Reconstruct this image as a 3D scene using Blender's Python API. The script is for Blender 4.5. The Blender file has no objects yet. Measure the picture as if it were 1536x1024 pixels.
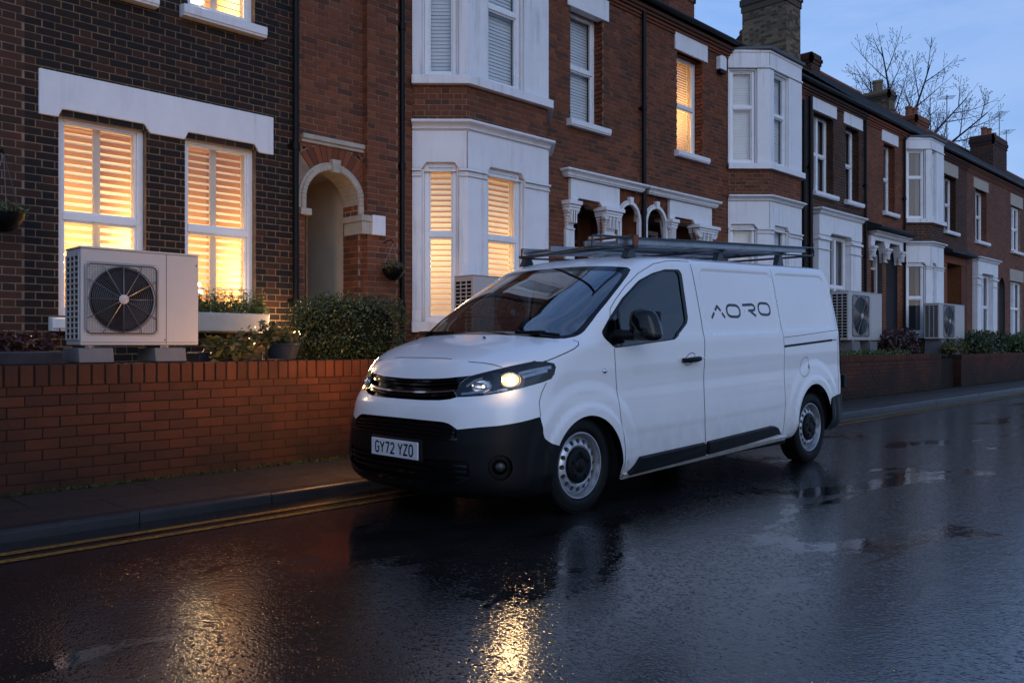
import bpy, bmesh, math, random
import numpy as np
from mathutils import Vector
random.seed(11)
sc=bpy.context.scene
COL=sc.collection
PI=math.pi
# ------------------------------------------------------------------ helpers
def link(o): COL.objects.link(o); return o
def tag(o,label=None,cat=None,group=None,kind=None):
    if label: o['label']=label
    if cat: o['category']=cat
    if group: o['group']=group
    if kind: o['kind']=kind
    return o
def thing(name,label,cat,loc,group=None):
    o=bpy.data.objects.new(name,None); o.empty_display_size=.2; o.location=loc; link(o)
    return tag(o,label,cat,group)
class Fr:
    """local frame: s along a wall, d outwards, z up"""
    def __init__(s,ox,oy,tx,ty,nx,ny): s.o=(ox,oy); s.t=(tx,ty); s.n=(nx,ny)
    def p(s,a,d,z): return (s.o[0]+a*s.t[0]+d*s.n[0], s.o[1]+a*s.t[1]+d*s.n[1], z)
    def sub(s,a0,d0,a1,d1):
        """frame along the segment (a0,d0)->(a1,d1) given in this frame; normal to its outside"""
        L=math.hypot(a1-a0,d1-d0); ta,td=(a1-a0)/L,(d1-d0)/L
        na,nd=-td,ta
        o=s.p(a0,d0,0); 
        return Fr(o[0],o[1],ta*s.t[0]+td*s.n[0],ta*s.t[1]+td*s.n[1],na*s.t[0]+nd*s.n[0],na*s.t[1]+nd*s.n[1]),L
WORLD=Fr(0,0,1,0,0,1)
FY=8.9
FAC=Fr(0,FY,1,0,0,-1)
class MB:
    def __init__(s,fr=WORLD): s.v=[]; s.f=[]; s.m=[]; s.fr=fr
    def det(s): return s.fr.t[0]*s.fr.n[1]-s.fr.t[1]*s.fr.n[0]>0
    def poly(s,pts,m=0,raw=False):
        b=len(s.v); s.v+= list(pts) if raw else [s.fr.p(*p) for p in pts]
        idx=list(range(b,b+len(pts)))
        s.f.append(idx if (raw or s.det()) else idx[::-1]); s.m.append(m)
    def box(s,a0,a1,d0,d1,z0,z1,m=0,skip=''):
        P=[(a0,d0,z0),(a1,d0,z0),(a1,d1,z0),(a0,d1,z0),(a0,d0,z1),(a1,d0,z1),(a1,d1,z1),(a0,d1,z1)]
        b=len(s.v); s.v+=[s.fr.p(*p) for p in P]
        F={'b':(0,3,2,1),'t':(4,5,6,7),'k':(0,1,5,4),'r':(1,2,6,5),'f':(2,3,7,6),'l':(3,0,4,7)}
        for k,q in F.items():
            if k in skip: continue
            q=[b+i for i in q]; s.f.append(q if s.det() else q[::-1]); s.m.append(m)
    def prism(s,pts,d0,d1,m=0,axis='d'):
        """polygon in (a,z) extruded in d (axis 'd') or polygon in (a,d) extruded in z"""
        n=len(pts); b=len(s.v)
        if axis=='d': s.v+=[s.fr.p(a,d0,z) for a,z in pts]+[s.fr.p(a,d1,z) for a,z in pts]
        elif axis=='a': s.v+=[s.fr.p(d0,q,z) for q,z in pts]+[s.fr.p(d1,q,z) for q,z in pts]
        else: s.v+=[s.fr.p(a,d,d0) for a,d in pts]+[s.fr.p(a,d,d1) for a,d in pts]
        s.f.append([b+i for i in range(n)][::-1]); s.f.append([b+n+i for i in range(n)]); s.m+=[m,m]
        for i in range(n):
            j=(i+1)%n; s.f.append([b+i,b+j,b+n+j,b+n+i]); s.m.append(m)
    def tube(s,path,r,m=0,n=8,caps=True):
        path=[Vector(s.fr.p(*p)) for p in path]; R=r if isinstance(r,(list,tuple)) else [r]*len(path)
        b=len(s.v); up=None
        for i,p in enumerate(path):
            t=(path[min(i+1,len(path)-1)]-path[max(i-1,0)]).normalized()
            if up is None: up=Vector((0,0,1)) if abs(t.z)<.9 else Vector((1,0,0))
            x=(up-t*up.dot(t)).normalized(); up=x; y=t.cross(x)
            for k in range(n):
                a=2*PI*k/n; q=p+(x*math.cos(a)+y*math.sin(a))*R[i]; s.v.append(tuple(q))
        for i in range(len(path)-1):
            for k in range(n):
                k2=(k+1)%n; s.f.append([b+i*n+k,b+i*n+k2,b+(i+1)*n+k2,b+(i+1)*n+k]); s.m.append(m)
        if caps:
            s.f.append([b+k for k in range(n)][::-1]); e=b+(len(path)-1)*n
            s.f.append([e+k for k in range(n)]); s.m+=[m,m]
    def lathe(s,c,axis,prof,m=0,n=32,ms=None,scale=(1,1)):
        """revolve profile [(h,r)] about axis (unit vec) through c (world coordinates)"""
        c=Vector(c); ax=Vector(axis).normalized()
        x=Vector((0,0,1)) if abs(ax.z)<.9 else Vector((1,0,0)); x=(x-ax*x.dot(ax)).normalized(); y=ax.cross(x)
        b=len(s.v)
        for h,r in prof:
            for k in range(n):
                a=2*PI*k/n; s.v.append(tuple(c+ax*h+(x*math.cos(a)*scale[0]+y*math.sin(a)*scale[1])*r))
        for i in range(len(prof)-1):
            for k in range(n):
                k2=(k+1)%n; s.f.append([b+i*n+k,b+i*n+k2,b+(i+1)*n+k2,b+(i+1)*n+k]); s.m.append(ms[i] if ms else m)
    def sweep(s,pl,prof,m=0):
        """sweep profile [(outset,z)] along plan polyline [(a,d)], mitred, closed profile, capped"""
        n=len(pl); b=len(s.v); k=len(prof); seg=[]
        for i in range(n-1):
            L=math.hypot(pl[i+1][0]-pl[i][0],pl[i+1][1]-pl[i][1]); seg.append(((pl[i+1][0]-pl[i][0])/L,(pl[i+1][1]-pl[i][1])/L))
        for i in range(n):
            if i==0: nx,nd=-seg[0][1],seg[0][0]
            elif i==n-1: nx,nd=-seg[-1][1],seg[-1][0]
            else:
                a,c=seg[i-1],seg[i]; n1=(-a[1],a[0]); n2=(-c[1],c[0]); q=1+n1[0]*n2[0]+n1[1]*n2[1]
                nx,nd=(n1[0]+n2[0])/q,(n1[1]+n2[1])/q
            for o,z in prof: s.v.append(s.fr.p(pl[i][0]+nx*o,pl[i][1]+nd*o,z))
        for i in range(n-1):
            for j in range(k):
                j2=(j+1)%k; s.f.append([b+i*k+j,b+i*k+j2,b+(i+1)*k+j2,b+(i+1)*k+j]); s.m.append(m)
        s.f.append([b+j for j in range(k)]); s.f.append([b+(n-1)*k+j for j in range(k)][::-1]); s.m+=[m,m]
    def build(s,name,mats,parent=None,smooth=None,bevel=0,recalc=True,uv=True,seg=2):
        me=bpy.data.meshes.new(name)
        me.from_pydata([tuple(map(float,v)) for v in s.v],[],s.f)
        if not isinstance(mats,(list,tuple)): mats=[mats]
        for mt in mats: me.materials.append(mt)
        me.polygons.foreach_set('material_index',s.m)
        if recalc:
            bm=bmesh.new(); bm.from_mesh(me); bmesh.ops.recalc_face_normals(bm,faces=bm.faces); bm.to_mesh(me); bm.free()
        me.update()
        if uv: metric_uv(me)
        if smooth is not None:
            me.polygons.foreach_set('use_smooth',[True]*len(me.polygons))
            if smooth<180: me.set_sharp_from_angle(angle=math.radians(smooth))
        o=bpy.data.objects.new(name,me); link(o)
        if parent is not None: adopt(o,parent)
        if bevel:
            md=o.modifiers.new('Bevel','BEVEL'); md.width=bevel; md.segments=seg; md.limit_method='ANGLE'; md.angle_limit=math.radians(40)
        return o
def adopt(o,parent):
    o.parent=parent
    if parent.type=='EMPTY':
        from mathutils import Matrix
        o.matrix_parent_inverse=Matrix.Translation(-parent.location)
def metric_uv(me):
    n=len(me.polygons)
    if n==0: return
    uvl=me.uv_layers.new(name='UVMap')
    co=np.empty(len(me.vertices)*3); me.vertices.foreach_get('co',co); co=co.reshape(-1,3)
    nr=np.empty(n*3); me.polygons.foreach_get('normal',nr); nr=nr.reshape(-1,3)
    lt=np.empty(n,int); me.polygons.foreach_get('loop_total',lt)
    vi=np.empty(len(me.loops),int); me.loops.foreach_get('vertex_index',vi)
    N=np.repeat(nr,lt,axis=0); P=co[vi]
    hl=np.hypot(N[:,0],N[:,1]); flat=hl<.35
    tx=np.where(flat,1,-N[:,1]/np.maximum(hl,1e-6)); ty=np.where(flat,0,N[:,0]/np.maximum(hl,1e-6))
    u=P[:,0]*tx+P[:,1]*ty; v=np.where(flat,P[:,1],P[:,2])
    uvl.data.foreach_set('uv',np.stack([u,v],-1).ravel().astype(np.float32))
# ------------------------------------------------------------------ materials
def newmat(name):
    m=bpy.data.materials.new(name); m.use_nodes=True; nt=m.node_tree; nt.nodes.clear()
    out=nt.nodes.new('ShaderNodeOutputMaterial'); return m,nt,out
def L(nt,a,b): nt.links.new(a,b)
def node(nt,t,**k):
    n=nt.nodes.new(t)
    for a,b in k.items():
        if a.startswith('i_'):
            key=a[2:].replace('_',' '); n.inputs[key].default_value=b
        else: setattr(n,a,b)
    return n
def ramp(nt,stops,fac=None,interp='LINEAR'):
    r=nt.nodes.new('ShaderNodeValToRGB'); r.color_ramp.interpolation=interp
    e=r.color_ramp.elements
    while len(e)<len(stops): e.new(.5)
    for q,(p,c) in zip(e,stops):
        q.position=p; q.color=(c,c,c,1) if isinstance(c,(int,float)) else (*c,1)
    if fac is not None: L(nt,fac,r.inputs[0])
    return r
def noise(nt,scale,detail=4,rough=.55,vec=None,dist=0):
    n=nt.nodes.new('ShaderNodeTexNoise'); n.inputs['Scale'].default_value=scale; n.inputs['Detail'].default_value=detail
    n.inputs['Roughness'].default_value=rough; n.inputs['Distortion'].default_value=dist
    if vec is not None: L(nt,vec,n.inputs['Vector'])
    return n
def objco(nt): return nt.nodes.new('ShaderNodeTexCoord').outputs['Object']
def uvco(nt): return nt.nodes.new('ShaderNodeTexCoord').outputs['UV']
def mix(nt,fac,a,b,mode='MIX'):
    m=nt.nodes.new('ShaderNodeMix'); m.data_type='RGBA'; m.blend_type=mode
    for k,v in ((0,fac),(6,a),(7,b)):
        if hasattr(v,'links') or isinstance(v,bpy.types.NodeSocket): L(nt,v,m.inputs[k])
        elif isinstance(v,(int,float)): m.inputs[k].default_value=v
        else: m.inputs[k].default_value=(*v,1)
    return m.outputs[2]
def bump(nt,h,strength=.3,dist=.01,nrm=None):
    b=nt.nodes.new('ShaderNodeBump'); b.inputs['Strength'].default_value=strength; b.inputs['Distance'].default_value=dist
    L(nt,h,b.inputs['Height'])
    if nrm is not None: L(nt,nrm,b.inputs['Normal'])
    return b.outputs['Normal']
def principled(nt,out,base=None,rough=.5,metal=0,spec=.5,normal=None,coat=0):
    p=nt.nodes.new('ShaderNodeBsdfPrincipled')
    for k,v in (('Base Color',base),('Roughness',rough),('Metallic',metal),('Specular IOR Level',spec),('Coat Weight',coat)):
        if v is None: continue
        if isinstance(v,bpy.types.NodeSocket): L(nt,v,p.inputs[k])
        elif isinstance(v,(tuple,list)): p.inputs[k].default_value=(*v,1)
        else: p.inputs[k].default_value=v
    if normal is not None: L(nt,normal,p.inputs['Normal'])
    L(nt,p.outputs[0],out.inputs[0]); return p
def plain(name,col,rough=.5,metal=0,spec=.5,var=.12,nscale=6,bmp=0,bscale=80,coat=0,dirt=None):
    m,nt,out=newmat(name); oc=objco(nt)
    n=noise(nt,nscale,5,.6,oc)
    lo=tuple(c*(1-var) for c in col); hi=tuple(min(1,c*(1+var)) for c in col)
    c=ramp(nt,[(.3,lo),(.7,hi)],n.outputs[0]).outputs[0]
    if dirt:
        n2=noise(nt,dirt[1],6,.7,oc); k=ramp(nt,[(dirt[2],0.0),(dirt[3],dirt[4])],n2.outputs[0]).outputs[0]
        c=mix(nt,k,c,dirt[0])
    nr=None
    if bmp: nr=bump(nt,noise(nt,bscale,3,.5,oc).outputs[0],bmp,.004)
    r=ramp(nt,[(.3,max(rough*.85,0)),(.7,min(1,rough*1.15))],n.outputs[0]).outputs[0]
    principled(nt,out,c,r,metal,spec,nr,coat); return m
def brickmat(name,cols,soot=(.012,.010,.010),soot_amt=.5,seed=0.,sc_=.55,damp_shade=None):
    """one colour per real brick (mesh island), patches of soot over the whole wall; optional dampness and painted shade at its foot"""
    m,nt,out=newmat(name); g=nt.nodes.new('ShaderNodeNewGeometry'); oc=objco(nt)
    n=len(cols); r=ramp(nt,[((i)/n,c) for i,c in enumerate(cols)],g.outputs['Random Per Island'],'CONSTANT')
    mp=node(nt,'ShaderNodeMapping'); mp.inputs['Location'].default_value=(seed*7.3,seed*3.1,seed); L(nt,oc,mp.inputs[0])
    big=noise(nt,sc_,5,.65,mp.outputs[0]); k=ramp(nt,[(.38,0.0),(.72,soot_amt)],big.outputs[0]).outputs[0]
    c=mix(nt,k,r.outputs[0],soot)
    if damp_shade:  # dampness plus ground-level shade put into the colour, darker towards the foot
        sx=nt.nodes.new('ShaderNodeSeparateXYZ'); L(nt,oc,sx.inputs[0]); mr=node(nt,'ShaderNodeMapRange'); mr.inputs[1].default_value=damp_shade[0]; mr.inputs[2].default_value=damp_shade[1]; mr.inputs[4].default_value=damp_shade[2]; L(nt,sx.outputs[2],mr.inputs[0])
        dn=noise(nt,1.6,5,.6,oc); mu=node(nt,'ShaderNodeMath',operation='MULTIPLY'); L(nt,mr.outputs[0],mu.inputs[0]); L(nt,ramp(nt,[(.25,.45),(.6,1.0)],dn.outputs[0]).outputs[0],mu.inputs[1]); c=mix(nt,mu.outputs[0],c,soot)
    fine=noise(nt,38,5,.7,oc); c=mix(nt,ramp(nt,[(.35,.0),(.75,.55)],fine.outputs[0]).outputs[0],c,(.5,.5,.5),'SOFT_LIGHT')
    nr=bump(nt,noise(nt,110,3,.6,oc).outputs[0],.45,.004)
    principled(nt,out,c,.78,0,.3,nr); return m
def mortarmat(name,col):
    return plain(name,col,.9,0,.2,.35,9,.4,120)
M={}
M['white_paint']=plain('white_paint',(.82,.82,.83),.42,0,.5,.05,3,.06,60,0,((.22,.21,.19),2.2,.58,.85,.35))
def weathered():
    m,nt,out=newmat('weathered_white_paint'); oc=objco(nt)
    n=noise(nt,3,5,.6,oc); c=ramp(nt,[(.3,(.76,.76,.77)),(.7,(.84,.84,.845))],n.outputs[0]).outputs[0]
    q=nt.nodes.new('ShaderNodeMapping'); q.inputs['Scale'].default_value=(9,9,.55); L(nt,oc,q.inputs[0])
    st=noise(nt,1.0,5,.7,q.outputs[0]); pt=noise(nt,1.3,4,.6,oc)
    mu=node(nt,'ShaderNodeMath',operation='MULTIPLY'); L(nt,ramp(nt,[(.50,0.0),(.74,.75)],st.outputs[0]).outputs[0],mu.inputs[0]); L(nt,ramp(nt,[(.42,0.0),(.62,1.0)],pt.outputs[0]).outputs[0],mu.inputs[1])
    c=mix(nt,mu.outputs[0],c,(.40,.37,.33))
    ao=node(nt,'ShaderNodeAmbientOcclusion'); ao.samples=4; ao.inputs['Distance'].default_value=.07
    c=mix(nt,ramp(nt,[(.35,.55),(.85,0.0)],ao.outputs['AO']).outputs[0],c,(.20,.18,.16))  # occlusion darkening put into the colour at corners and creases
    principled(nt,out,c,.45,0,.4,bump(nt,noise(nt,45,4,.6,oc).outputs[0],.10,.004)); return m
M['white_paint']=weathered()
M['white_upvc']=plain('white_upvc',(.82,.83,.84),.28,0,.5,.03,3)
M['stone']=plain('stone',(.42,.37,.30),.7,0,.4,.15,9,.3,60)
M['render']=plain('render',(.46,.40,.33),.85,0,.3,.1,3,.5,30)
M['black_pipe']=plain('black_pipe',(.004,.004,.0045),.45,0,.2,.2,5)
M['slate']=plain('slate',(.016,.017,.020),.6,0,.3,.35,3,.5,18)
M['lead']=plain('lead',(.06,.065,.07),.45,.3,.5,.2,4)
M['gutter']=plain('gutter',(.008,.008,.009),.4,0,.3,.2,4)
M['door_wood']=plain('door_wood',(.16,.055,.02),.4,0,.5,.3,14)
M['door_dark']=plain('door_dark',(.03,.008,.008),.35,0,.5,.2,5)
M['interior']=plain('interior',(.10,.10,.11),.9,0,.2,.1,3)
M['room_warm']=plain('room_warm',(.30,.17,.08),.9,0,.2,.12,1.2)
M['terracotta']=plain('terracotta',(.22,.08,.045),.8,0,.3,.2,8,.3)
M['kerb']=plain('kerb',(.016,.016,.018),.4,0,.3,.3,7,.5,60)
M['soil']=plain('soil',(.02,.015,.011),.95,0,.2,.4,9,.8,30)
M['moss']=plain('moss',(.03,.045,.012),.95,0,.2,.4,14,.9,60)
M['concrete']=plain('concrete',(.15,.15,.155),.75,0,.3,.12,8,.35,70)
M['hp_case']=plain('hp_case',(.46,.44,.42),.42,0,.5,.05,2.5,.02,60,0,((.2,.18,.16),3.5,.6,.85,.25))
M['black_plastic']=plain('black_plastic',(.004,.004,.0045),.45,0,.16,.15,6,.05,200)
M['black_gloss']=plain('black_gloss',(.003,.003,.0035),.08,0,.4,.1,3)
M['wire']=plain('wire',(.16,.16,.17),.35,.6,.5,.1,5)
M['rubber']=plain('rubber',(.005,.005,.005),.6,0,.2,.2,12,.2,90)
M['aluminium']=plain('aluminium',(.36,.36,.37),.38,1,.5,.2,6,.1,50,0,((.1,.1,.1),5,.5,.8,.5))
M['steel_rim']=plain('steel_rim',(.50,.51,.53),.33,.75,.5,.12,9,.05,60,0,((.08,.07,.07),6,.55,.85,.4))
M['rack_steel']=plain('rack_steel',(.05,.055,.06),.3,.6,.5,.2,6)
M['chrome']=plain('chrome',(.75,.75,.76),.08,1,.5,.04,4)
M['cab_dark']=plain('cab_dark',(.009,.009,.010),.8,0,.2,.2,5)
M['trough']=plain('trough',(.035,.04,.055),.45,0,.4,.3,9,.3,40)
M['planter_cream']=plain('planter_cream',(.55,.50,.45),.6,0,.3,.08,6)
M['chrome_dark']=plain('chrome_dark',(.30,.30,.31),.12,1,.5,.1,4)
M['plate']=plain('plate',(.60,.61,.63),.25,0,.5,.03,4)
M['ink']=plain('ink',(.008,.008,.012),.3,0,.5,.1,4)
M['tail_red']=plain('tail_red',(.45,.008,.006),.10,0,.6,.15,20)
def paintmat():
    m,nt,out=newmat('van_paint'); oc=objco(nt)
    n=noise(nt,1.3,5,.6,oc); c=ramp(nt,[(.3,(.78,.78,.785)),(.7,(.83,.83,.83))],n.outputs[0]).outputs[0]
    # road grime rising from the sills
    sx=nt.nodes.new('ShaderNodeSeparateXYZ'); L(nt,oc,sx.inputs[0])
    mr=node(nt,'ShaderNodeMapRange'); mr.inputs[1].default_value=.75; mr.inputs[2].default_value=.2; L(nt,sx.outputs[2],mr.inputs[0])
    g=noise(nt,7,6,.7,oc); mu=node(nt,'ShaderNodeMath',operation='MULTIPLY'); L(nt,mr.outputs[0],mu.inputs[0]); L(nt,g.outputs[0],mu.inputs[1])
    mu2=node(nt,'ShaderNodeMath',operation='MULTIPLY'); L(nt,mu.outputs[0],mu2.inputs[0]); mu2.inputs[1].default_value=.95
    c=mix(nt,mu2.outputs[0],c,(.22,.20,.18))
    orange=noise(nt,900,1,.5,oc)
    p=principled(nt,out,c,.24,0,.5,None,.7); p.inputs['Coat Roughness'].default_value=.035
    return m
M['van_paint']=paintmat()
def emat(name,col,st):
    m,nt,out=newmat(name); e=node(nt,'ShaderNodeEmission'); e.inputs[0].default_value=(*col,1); e.inputs[1].default_value=st
    L(nt,e.outputs[0],out.inputs[0]); return m
M['lamp_warm']=emat('lamp_warm',(1,.70,.36),16)
M['bulb']=emat('bulb',(1,.62,.27),260)
M['bulb_dim']=emat('bulb_dim',(1,.66,.36),4)
M['reflector_glow']=emat('reflector_glow',(1,.60,.25),2.2)
M['fairy']=emat('fairy',(1,.66,.28),9)
def glass(name,tint=(1,1,1),f0=.04,rough=.0,refl=1.0,wob=.05):
    """thin glazing, the same seen from either side"""
    m,nt,out=newmat(name); g=nt.nodes.new('ShaderNodeNewGeometry')
    dt=node(nt,'ShaderNodeVectorMath',operation='DOT_PRODUCT'); L(nt,g.outputs['Normal'],dt.inputs[0]); L(nt,g.outputs['Incoming'],dt.inputs[1])
    ab=node(nt,'ShaderNodeMath',operation='ABSOLUTE'); L(nt,dt.outputs['Value'],ab.inputs[0])
    iv=node(nt,'ShaderNodeMath',operation='SUBTRACT'); iv.inputs[0].default_value=1; L(nt,ab.outputs[0],iv.inputs[1])
    pw=node(nt,'ShaderNodeMath',operation='POWER'); L(nt,iv.outputs[0],pw.inputs[0]); pw.inputs[1].default_value=5
    mm=node(nt,'ShaderNodeMath',operation='MULTIPLY_ADD'); L(nt,pw.outputs[0],mm.inputs[0]); mm.inputs[1].default_value=(1-f0)*refl; mm.inputs[2].default_value=f0*2*refl; mm.use_clamp=True
    t=node(nt,'ShaderNodeBsdfTransparent'); t.inputs[0].default_value=(*tint,1)
    g2=node(nt,'ShaderNodeBsdfGlossy'); g2.inputs['Roughness'].default_value=rough
    if wob: nz=noise(nt,1.6,2,.5,objco(nt)); L(nt,bump(nt,nz.outputs[0],wob,.02),g2.inputs['Normal'])
    s=node(nt,'ShaderNodeMixShader'); L(nt,mm.outputs[0],s.inputs[0]); L(nt,t.outputs[0],s.inputs[1]); L(nt,g2.outputs[0],s.inputs[2])
    L(nt,s.outputs[0],out.inputs[0]); return m
M['glass']=glass('glass',(.94,.95,.95),.035,.0,1.0)
M['van_glass']=glass('van_glass',(.60,.72,.70),.10,.0,1.5,0)
M['van_side_glass']=glass('van_side_glass',(.26,.38,.44),.05,.0,1.3,0)
M['lens']=glass('lens',(.95,.95,.95),.03,.0,1.0,0)
def slatmat(name,col,trans):
    m,nt,out=newmat(name); oc=objco(nt); n=noise(nt,4,3,.5,oc)
    c=ramp(nt,[(.3,tuple(x*.9 for x in col)),(.7,col)],n.outputs[0]).outputs[0]
    d=node(nt,'ShaderNodeBsdfDiffuse'); L(nt,c,d.inputs[0]); t=node(nt,'ShaderNodeBsdfTranslucent'); L(nt,c,t.inputs[0])
    s=node(nt,'ShaderNodeMixShader'); s.inputs[0].default_value=trans; L(nt,d.outputs[0],s.inputs[1]); L(nt,t.outputs[0],s.inputs[2]); L(nt,s.outputs[0],out.inputs[0]); return m
M['slat']=slatmat('slat',(.80,.74,.62),.22)
M['blind']=slatmat('blind',(.84,.88,.90),.15)
M['curtain']=slatmat('curtain',(.38,.35,.32),.2)
# bricks
M['brick_dark']=brickmat('brick_dark',[(.014,.010,.009),(.022,.013,.010),(.010,.008,.008),(.055,.022,.013),(.017,.011,.010),(.032,.017,.012)],(.010,.009,.010),.6,1)
M['brick_brown']=brickmat('brick_brown',[(0.0728,0.0279,0.01628),(0.0572,0.02232,0.0148),(0.0936,0.03348,0.0185),(0.0416,0.02046,0.01406),(0.078,0.03069,0.0185)],(0.0208,0.01395,0.01036),.6,2)
M['brick_red']=brickmat('brick_red',[(0.208,0.06324,0.02664),(0.1716,0.05208,0.02368),(0.234,0.0744,0.03182),(0.1404,0.0465,0.02294),(0.1976,0.05952,0.02664),(0.182,0.05394,0.0222),(0.156,0.04836,0.0222),(0.2184,0.06882,0.0296),(0.0988,0.03906,0.0222)],(0.0468,0.02232,0.01258),.55,3)
M['brick_red2']=brickmat('brick_red2',[(0.2184,0.06975,0.03108),(0.1872,0.05859,0.02664),(0.2392,0.07998,0.037),(0.156,0.05208,0.02664),(0.208,0.06696,0.03108)],(0.0416,0.02046,0.01332),.5,4)
M['brick_sooty']=brickmat('brick_sooty',[(0.0884,0.03906,0.02368),(0.0676,0.03162,0.02072),(0.104,0.04185,0.02368),(0.052,0.0279,0.01924)],(0.026,0.01674,0.01184),.6,5)
M['brick_pink']=brickmat('brick_pink',[(0.1872,0.06975,0.0407),(0.156,0.05859,0.03552),(0.208,0.08184,0.0481),(0.1352,0.05394,0.03404)],(0.052,0.0279,0.01924),.5,6)
M['brick_wall']=brickmat('brick_wall',[(.104,.029,.010),(.092,.026,.010),(.118,.033,.012),(.074,.022,.009),(.098,.028,.010)],(.010,.006,.004),.85,7,.9,damp_shade=(.95,.12,.92))
M['brick_stock']=brickmat('brick_stock',[(.20,.145,.08),(.15,.11,.065),(.10,.075,.05),(.22,.16,.09),(.07,.055,.042)],(.03,.024,.02),.5,8)
M['mortar_tan']=mortarmat('mortar_tan',(.26,.17,.10))
M['mortar_grey']=mortarmat('mortar_grey',(.27,.19,.135))
M['mortar_dark']=mortarmat('mortar_dark',(.022,.013,.009))
def leafmat(name,stops,trans=.25):
    m,nt,out=newmat(name); g=nt.nodes.new('ShaderNodeNewGeometry')
    n=len(stops); r=ramp(nt,[(i/max(1,n-1),c) for i,c in enumerate(stops)],g.outputs['Random Per Island'])
    p=nt.nodes.new('ShaderNodeBsdfPrincipled'); L(nt,r.outputs[0],p.inputs['Base Color']); p.inputs['Roughness'].default_value=.42
    t=node(nt,'ShaderNodeBsdfTranslucent'); L(nt,r.outputs[0],t.inputs[0]); s=node(nt,'ShaderNodeMixShader'); s.inputs[0].default_value=trans
    L(nt,p.outputs[0],s.inputs[1]); L(nt,t.outputs[0],s.inputs[2]); L(nt,s.outputs[0],out.inputs[0]); return m
M['leaf_hedge']=leafmat('leaf_hedge',[(.018,.035,.012),(.045,.075,.025),(.09,.12,.045),(.03,.05,.02)])
M['leaf_green']=leafmat('leaf_green',[(.03,.06,.015),(.07,.12,.03),(.12,.15,.04)])
M['leaf_olive']=leafmat('leaf_olive',[(.05,.06,.02),(.10,.11,.035),(.14,.10,.04)])
M['leaf_red']=leafmat('leaf_red',[(.03,.012,.014),(.07,.02,.025),(.05,.03,.02),(.11,.05,.05)])
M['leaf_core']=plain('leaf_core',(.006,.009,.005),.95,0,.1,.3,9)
M['bark']=plain('bark',(.035,.032,.032),.9,0,.2,.3,10)
# ------------------------------------------------------------------ brickwork
def intervals(s0,s1,holes,za,zb):
    zc=(za+zb)/2; cut=[]
    for h in holes:
        r=h(zc)
        if r: cut.append(r)
    cut.sort(); res=[]; a=s0
    for c0,c1 in cut:
        if c1<=a or c0>=s1: continue
        if c0>a: res.append((a,c0))
        a=max(a,c1)
    if a<s1: res.append((a,s1))
    return res
def rect(a,b,z0,z1): return lambda z:(a,b) if z0<=z<=z1 else None
def arch(c,r,z0,zs):
    def f(z):
        if z<z0 or z>zs+r: return None
        w=r if z<=zs else math.sqrt(max(r*r-(z-zs)**2,0))
        return (c-w,c+w)
    return f
def bricks(mb,fr,s0,s1,z0,z1,holes=(),bm=0,mm=1,bl=.215,bh=.063,j=.012,proud=.007,bond='flemish',d=0.,jit=.0015):
    old=mb.fr; mb.fr=fr; z=z0; row=0
    rnd=random.Random(int(s0*100)+int(z0*10)+7)
    while z<z1-.01:
        zt=min(z+bh+j,z1); zb_=min(z+bh,z1)
        for a,b in intervals(s0,s1,holes,z,zt):
            mb.poly([(a,d,z),(b,d,z),(b,d,zt),(a,d,zt)],mm)
            if bond=='flemish': unit=bl+j+ (bl-j)/2+j; ph=(unit/2 if row%2 else 0)
            else: unit=bl+j; ph=(unit/2 if row%2 else 0)
            k=math.floor((a-ph)/unit)-1
            while True:
                x0=k*unit+ph
                if x0>b: break
                segs=[(x0,x0+bl)] if bond!='flemish' else [(x0,x0+bl),(x0+bl+j,x0+bl+j+(bl-j)/2)]
                for p,q in segs:
                    p=max(p,a); q=min(q,b)
                    if q-p<.02: continue
                    dd=d+proud+rnd.uniform(-jit,jit); e=rnd.uniform(-.0012,.0012); e2=rnd.uniform(-.001,.001)
                    mb.box(p+e,q+e,d-.004,dd,z+e2,zb_+e2,bm,skip='k')
                k+=1
        z+=bh+j; row+=1
    mb.fr=old
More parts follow.
